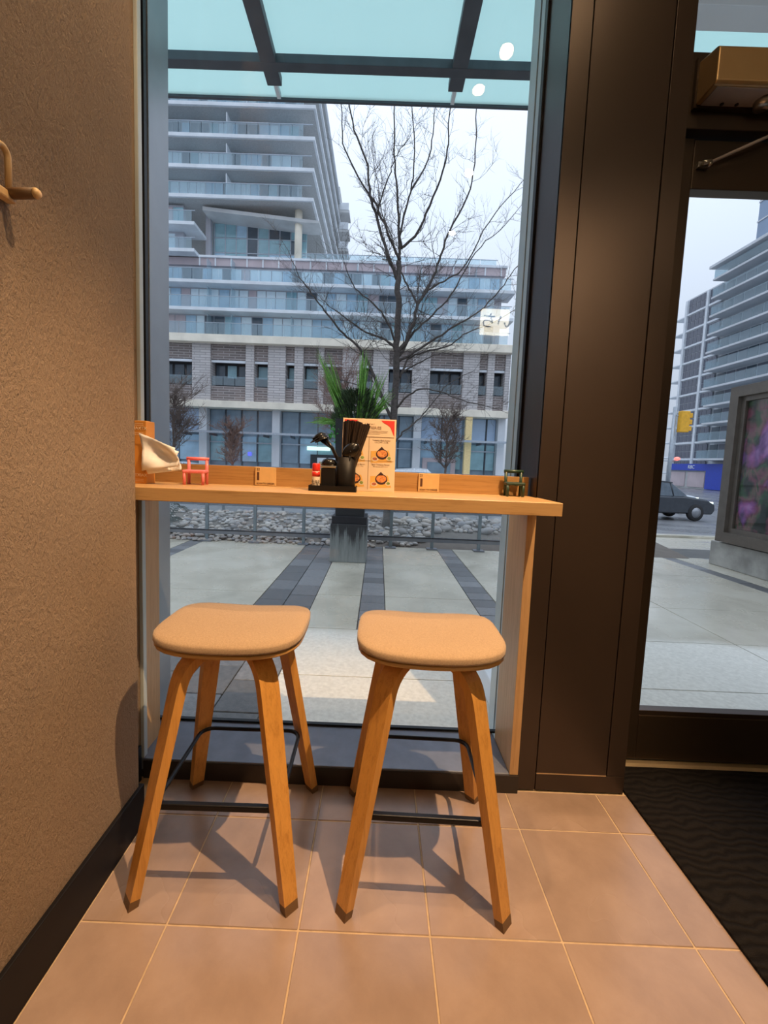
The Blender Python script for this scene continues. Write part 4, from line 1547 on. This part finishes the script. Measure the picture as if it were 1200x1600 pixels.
    for i, z in enumerate((12.62, 15.12, 17.62)):
        floor_row(XL, 11.2, 42.95, z, z + 2.28 if i < 2 else 19.35, r, 30 + i)
        guard_row(XL, 11.9, 41.75, z + (.05 if i else .12), r)
        if i:
            box('balcony_slab', XL, 12.1, 41.6, 44, z - .30, z, 'bldg_white', r, .02)
        for x in (-16.9, -14.6, -8.9, -2.8, 3.2, 8.4):
            piece('party_screen', .06, 1.7, 2.0, 'balcony_glass', r, x, 41.85, z)
    box('fascia', XL, 11.4, 42.75, 45, 19.35, 20.05, 'bldg_pink', r)
    for k in range(20):
        piece('fascia_rib', .12, .1, .75, 'bldg_white', r, -18 + k * 1.52, 42.67, 19.32)
    box('roof_edge', XL, 11.5, 42.6, 45.0, 20.05, 20.25, 'bldg_white', r)
    box('podium_roof', XL, 11.4, 44.9, 60, 19.6, 20.15, 'bldg_concrete', r)
    guard_row(-8.5, 10.8, 43.6, 20.3, r, 1.6, .85)
    box('roof_plant', -2.6, 1.4, 46.5, 49, 20.2, 21.6, 'bldg_soffit', r)
    # ---- glazed hall under the tower
    box('hall_glass', -17.6, -8.2, 45.2, 45.6, 20.2, 24.6, 'pane_teal', r)
    for k in range(9):
        piece('hall_mullion', .09, .1, 4.3, 'mullion', r, -17.5 + k * 1.1, 45.1, 20.25)
    for z in (21.6, 23.0):
        piece('hall_transom', 9.3, .1, .09, 'mullion', r, -17.55, 45.1, z)
    for k in range(8):
        for q in range(3):
            piece('hall_pane', .98, .05, 1.28, rnd.choice(('pane_teal', 'pane_blue', 'pane_teal', 'pane_dark')), r, -17.4 + k * 1.1, 45.13, 20.3 + q * 1.42)
    piece('hall_pier', .5, .5, 4.7, 'bldg_wall', r, -18.1, 44.5, 20.2)
    B().lathe([(.36, 0), (.36, 4.9)], 14, (-8.7, 43.6, 20.2)).build('round_column', 'bldg_cream', r)
    sl = B().prism([(-17.8, 24.5), (-8, 23.7), (-6.6, 23.7), (-6.6, 23.9), (-17.8, 24.85)], 'Y', 43.0, 45.2)
    sl.build('hall_roof', 'bldg_concrete', r)
    # balconies to the left of the hall
    for z in (20.35, 22.75):
        box('balcony_slab', XL, -18.0, 41.6, 44.5, z - .3, z, 'bldg_white', r, .02)
        guard_row(XL, -18.0, 41.75, z + .05, r, 1.25, .95)
        floor_row(XL, -19.6, 43.0, z, z + 2.1, r, int(z))
    # ---- tower
    for i, z in enumerate((25.4, 28.0, 30.7, 33.4, 36.1, 38.8)):
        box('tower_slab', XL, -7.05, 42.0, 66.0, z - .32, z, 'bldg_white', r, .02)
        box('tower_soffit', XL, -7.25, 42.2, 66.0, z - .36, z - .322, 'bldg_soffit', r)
        guard_row(XL, -7.3, 42.1, z + .02, r, 1.05, 1.05)
        floor_row(XL, -8.9, 43.9, z, z + 2.35, r, 60 + i, .3)
        piece('party_screen', .06, 2.2, 2.0, 'bldg_white', r, -15.3, 42.2, z)
        box('side_wall', -9.2, -8.7, 44.6, 66, z, z + 2.35, 'bldg_soffit', r)
        # balconies at the far end of the side
        box('rear_balcony', -7.3, -5.8, 66.2, 69, z - .45 - .9, z - 1.0, 'bldg_concrete', r)
        piece('rear_guard', 1.35, .1, .95, 'bldg_white', r, -7.25, 66.15, z - .98)
    for z in (15.4, 18.1, 20.8, 23.4):
        box('rear_balcony', -7.3, -5.8, 66.2, 69, z - .35, z + .1, 'bldg_concrete', r)
        piece('rear_guard', 1.35, .1, .95, 'bldg_white', r, -7.25, 66.15, z + .12)
    box('rear_core', -9.0, -7.3, 66.2, 70, 12, 41, 'bldg_soffit', r)


def build_right_block():
    r = thing('balcony_block', (46, 60, -.95), 'tall pale blue apartment block with stacked glass balconies seen through the door', 'building')
    box('rear_mass', 48.2, 62, 40, 64.0, -.95, 29.6, 'bldg_lav', r)
    box('grid_mass', 48.0, 60, 64.0, 70.8, -.95, 28.6, 'bldg_lav', r)
    for k in range(12):
        z = 29.9 - 2.52 * k
        if k == 0:
            box('roof_slab', 45.6, 52, 40, 63.6, 30.1, 30.5, 'bldg_lav', r, .05)
        zb = 28.4 - 2.52 * k
        if k < 11:
            box('balcony_slab', 46.0, 48.3, 40, 63.2 if k < 7 else 62.6, zb, zb + .28, 'bldg_lav', r, .03)
            n = 13
            for q in range(n):
                y0 = 40 + q * (63.0 - 40) / n
                piece('guard_panel', .06, (63.0 - 40) / n - .06, 1.15, 'balcony_glass', r, 46.05, y0, zb + .28)
            piece('guard_panel', 2.0, .06, 1.15, 'balcony_glass', r, 46.1, 63.05, zb + .28)
            for q in range(14):
                piece('window_pane', .08, 1.45, 2.0, ('bldg_lav_dark', 'pane_dark', 'bldg_lav_dark')[q % 3], r, 48.12, 40.3 + q * 1.66, zb + .35)
        # gridded wall beyond the balconies
        zz = 26.2 - 2.52 * k
        for q in range(5):
            for h in range(2):
                piece('window_pane', .08, .70, .98, 'bldg_lav_dark', r, 47.94, 66.3 + q * .82, zz + .15 + h * 1.05)
        for q in range(3):
            for h in range(2):
                piece('window_pane', .08, .75, .98, 'bldg_lav_dark', r, 47.94, 63.6 + q * .85, zz + .15 + h * 1.05)
        piece('floor_band', .25, 7.2, .28, 'bldg_white', r, 47.8, 63.4, zz - .2)
        box('rounded_balcony', 48.6, 51.5, 71.0, 74.5, zz + .1, zz + .4, 'bldg_white', r, .1)
        piece('round_guard', 2.6, .06, 1.0, 'balcony_glass', r, 48.7, 71.1, zz + .4)
    piece('grid_pier', .4, .45, 27.8, 'bldg_white', r, 47.7, 66.0, .6)
    piece('grid_pier', .4, .45, 27.8, 'bldg_white', r, 47.7, 70.4, .6)
    # ground floor: bank front in blue
    box('shop_front', 47.3, 48.4, 50, 71, -.95, 2.5, 'bldg_soffit', r)
    box('blue_sign', 47.0, 47.3, 53.5, 70.0, 1.75, 2.75, 'sign_blue', r)
    box('blue_panel', 46.95, 47.25, 58.5, 62.0, -.9, 2.75, 'sign_blue', r)
    text('sign_lettering', 'RBC', .75, (46.98, 65.0, 2.25), (PI / 2, 0, -PI / 2), 'bldg_white', r, .02)
    for y in (50.5, 54.5, 62.5, 66.5):
        piece('shop_pane', .1, 3.4, 2.2, 'bldg_pink', r, 47.2, y, -.7)
    piece('white_pier', .7, .7, 3.8, 'bldg_white', r, 45.6, 53.2, -.95)
    # glass tower behind
    t = thing('glass_tower', (110, 120, -1), 'blue glass tower rising behind the apartment block', 'building')
    box('shaft', 97.6, 112, 112, 120, -1, 78, 'tower_glass', t)
    for k in range(14):
        piece('floor_band', 14.6, 8.3, .35, 'bldg_lav', t, 97.4, 111.8, 8 + 5 * k)


def build_kiosk():
    k = thing('advert_kiosk', (4.6, 5.0, -.03), 'bronze framed advertising kiosk with a flower poster on a concrete base', 'kiosk')
    B().box(4.56, 5.25, 3.1, 5.80, -.03, .29).build('concrete_base', 'kiosk_concrete', k, .01)
    b = B()
    y0, y1, z0, z1 = 3.3, 5.66, .31, 2.30
    x = 4.50
    fr = B()
    fr.box(x, x + .30, y1 - .13, y1, z0, z1).box(x, x + .30, y0, y0 + .13, z0, z1)
    fr.box(x, x + .30, y0 + .13, y1 - .13, z1 - .13, z1).box(x, x + .30, y0 + .13, y1 - .13, z0, z0 + .13)
    fr.build('outer_frame', 'kiosk_bronze', k)
    f2 = B()
    yi0, yi1, zi0, zi1 = y0 + .13, y1 - .13, z0 + .13, z1 - .13
    f2.box(x + .05, x + .25, yi1 - .06, yi1, zi0, zi1).box(x + .05, x + .25, yi0, yi0 + .06, zi0, zi1)
    f2.box(x + .05, x + .25, yi0 + .06, yi1 - .06, zi1 - .06, zi1).box(x + .05, x + .25, yi0 + .06, yi1 - .06, zi0, zi0 + .06)
    f2.build('inner_frame', 'kiosk_bronze', k)
    box('poster', x + .09, x + .20, yi0 + .06, yi1 - .06, zi0 + .06, zi1 - .06, 'flower_poster', k)
    box('poster_glass', x + .07, x + .075, yi0 + .06, yi1 - .06, zi0 + .06, zi1 - .06, 'door_glass', k)


def build_traffic_light():
    t = thing('traffic_light', (15.13, 22.5, -.95), 'yellow traffic light head on a grey pole across the street', 'traffic light')
    B().tube([(15.13, 22.5, -.95), (15.13, 22.5, 4.6)], [.11, .08], 12).build('pole', 'pole_grey', t)
    B().tube([(15.13, 22.5, 4.15), (15.45, 22.4, 4.15)], .03, 8).build('bracket', 'pole_grey', t)
    h = B().box(15.30, 15.75, 22.2, 22.5, 3.30, 4.38).build('housing', 'traffic_yellow', t, .04)
    for k in range(3):
        B().box(15.75, 15.9, 22.24, 22.46, 3.38 + k * .33, 3.62 + k * .33).build('visor', 'traffic_yellow', h, .02)
    s = thing('pedestrian_signal', (18.3, 28.5, -.95), 'small pedestrian signal with blue and red lamps behind the pole', 'signal')
    B().tube([(18.3, 28.5, -.95), (18.3, 28.5, 2.0)], .05, 8).build('post', 'pole_grey', s)
    B().lathe([(.05, -.12), (.17, -.06), (.17, .06), (.05, .12)], 14, (18.15, 28.4, 2.15)).build('blue_lamp', 'signal_blue', s)
    B().lathe([(.05, -.12), (.17, -.06), (.17, .06), (.05, .12)], 14, (19.55, 28.4, 2.15)).build('red_lamp', 'tail_red', s)
    B().tube([(18.1, 28.5, 2.0), (19.6, 28.5, 2.0)], .03, 8).build('arm', 'pole_grey', s)


def car(loc, heading, body_mat, label, length=4.6, snow=None, glass_mat='car_glass'):
    """side profile lofted over the width, with glasshouse, wheels and lamps; nose towards +x before turning"""
    c = thing('car', loc, label, 'car')
    c.rotation_euler = (0, 0, heading)
    L = length / 2
    lower = [(-L, .42), (-L + .05, .85), (-L + .35, .98), (.9, 1.0), (L - .35, .88), (L - .03, .70), (L, .45), (L - .1, .28), (-L + .1, .28)]
    roof = [(-L + .25, .98), (-L + .75, 1.48), (-.2, 1.58), (.35, 1.54), (1.05, 1.0)]
    b = B()
    for prof, w0 in ((lower, .90),):
        n = len(prof)
        vs, fs = [], []
        for y, sc in ((-.92, .97), (-.80, 1.0), (.80, 1.0), (.92, .97)):
            cz = .62
            vs += [(x * (1 if abs(y) < .9 else .985), y, cz + (z - cz) * (1 if abs(y) < .9 else .86)) for x, z in prof]
        for k in range(3):
            for i in range(n):
                j = (i + 1) % n
                fs.append((k * n + i, k * n + j, (k + 1) * n + j, (k + 1) * n + i))
        fs += [tuple(range(n)), tuple(range(3 * n, 4 * n))]
        b.add(vs, fs)
    body = b.build('body', body_mat, c, .02, local=True)
    g = B()
    n = len(roof)
    vs, fs = [], []
    for y, k in ((-.82, 0), (-.66, 1), (.66, 1), (.82, 0)):
        vs += [(x, y if z < 1.1 else y * (.84 if abs(y) > .7 else 1), z - (.03 if abs(y) > .7 and z > 1.1 else 0)) for x, z in roof]
    for k in range(3):
        for i in range(n):
            j = (i + 1) % n
            fs.append((k * n + i, k * n + j, (k + 1) * n + j, (k + 1) * n + i))
    fs += [tuple(range(n)), tuple(range(3 * n, 4 * n))]
    gh = g.add(vs, fs).build('glasshouse', glass_mat, c, local=True)
    rf = B()
    for k, (xa, za, xb, zb) in enumerate(((-L + .70, 1.475, -.2, 1.595), (-.2, 1.595, .40, 1.55))):
        rf.add([(xa, -.70, za), (xb, -.70, zb), (xb, .70, zb), (xa, .70, za), (xa, -.70, za - .05), (xb, -.70, zb - .05), (xb, .70, zb - .05), (xa, .70, za - .05)], [(0, 1, 2, 3), (4, 7, 6, 5), (0, 4, 5, 1), (3, 2, 6, 7), (0, 3, 7, 4), (1, 5, 6, 2)])
    rf.build('roof', snow or body_mat, c, local=True)
    for xx in (-.55, .42):
        for y in (-.80, .80):
            B().tube([(xx + .0, y, 1.0), (xx - .10, y * .87, 1.53)], .035, 6).build('pillar', body_mat, gh, local=True)
    for x in (-L + .85, L - .88):
        for y in (-.86, .86):
            w = B().lathe([(.22, -.10), (.34, -.09), (.35, 0), (.34, .09), (.22, .10)], 24).mesh('tyre')
            w.transform(Matrix.Translation((x, y, .35)) @ Matrix.Rotation(PI / 2, 4, 'X'))
            wo = obj('wheel', w, 'tyre', c, True)
            h = B().lathe([(.05, -.11), (.21, -.105), (.21, .105), (.05, .11)], 12).mesh('rim')
            h.transform(Matrix.Translation((x, y, .35)) @ Matrix.Rotation(PI / 2, 4, 'X'))
            obj('rim', h, 'wheel_rim', wo, True)
    for y in (-.62, .62):
        B().box(L - .16, L - .03, y - .18, y + .18, .66, .80).build('headlamp', 'headlight', c, .02, local=True)
        B().box(-L - .01, -L + .1, y - .14, y + .14, .70, .92).build('tail_lamp', 'shaker_red', c, .01, local=True)
    return c


def build_cars():
    car((13.0, 20.3, -.95), 0, 'car_dark', 'dark SUV driving past on the wet street', 4.6).scale = (1, 1, 1.12)
    car((16.3, 25.5, -.95), 0, 'car_white', 'white car standing behind the dark SUV', 4.4)
    car((3.3, 33.0, -.95), 0, 'car_white', 'white car of which only the pale roof shows above the counter board', 5.4, glass_mat='car_white').scale = (1, 1, 1.13)
    car((-15.5, 33.0, -.95), PI, 'car_white', 'pale car parked across the street near the left shopfront', 4.4)


build_apartment()
build_right_block()
build_kiosk()
build_traffic_light()
build_cars()
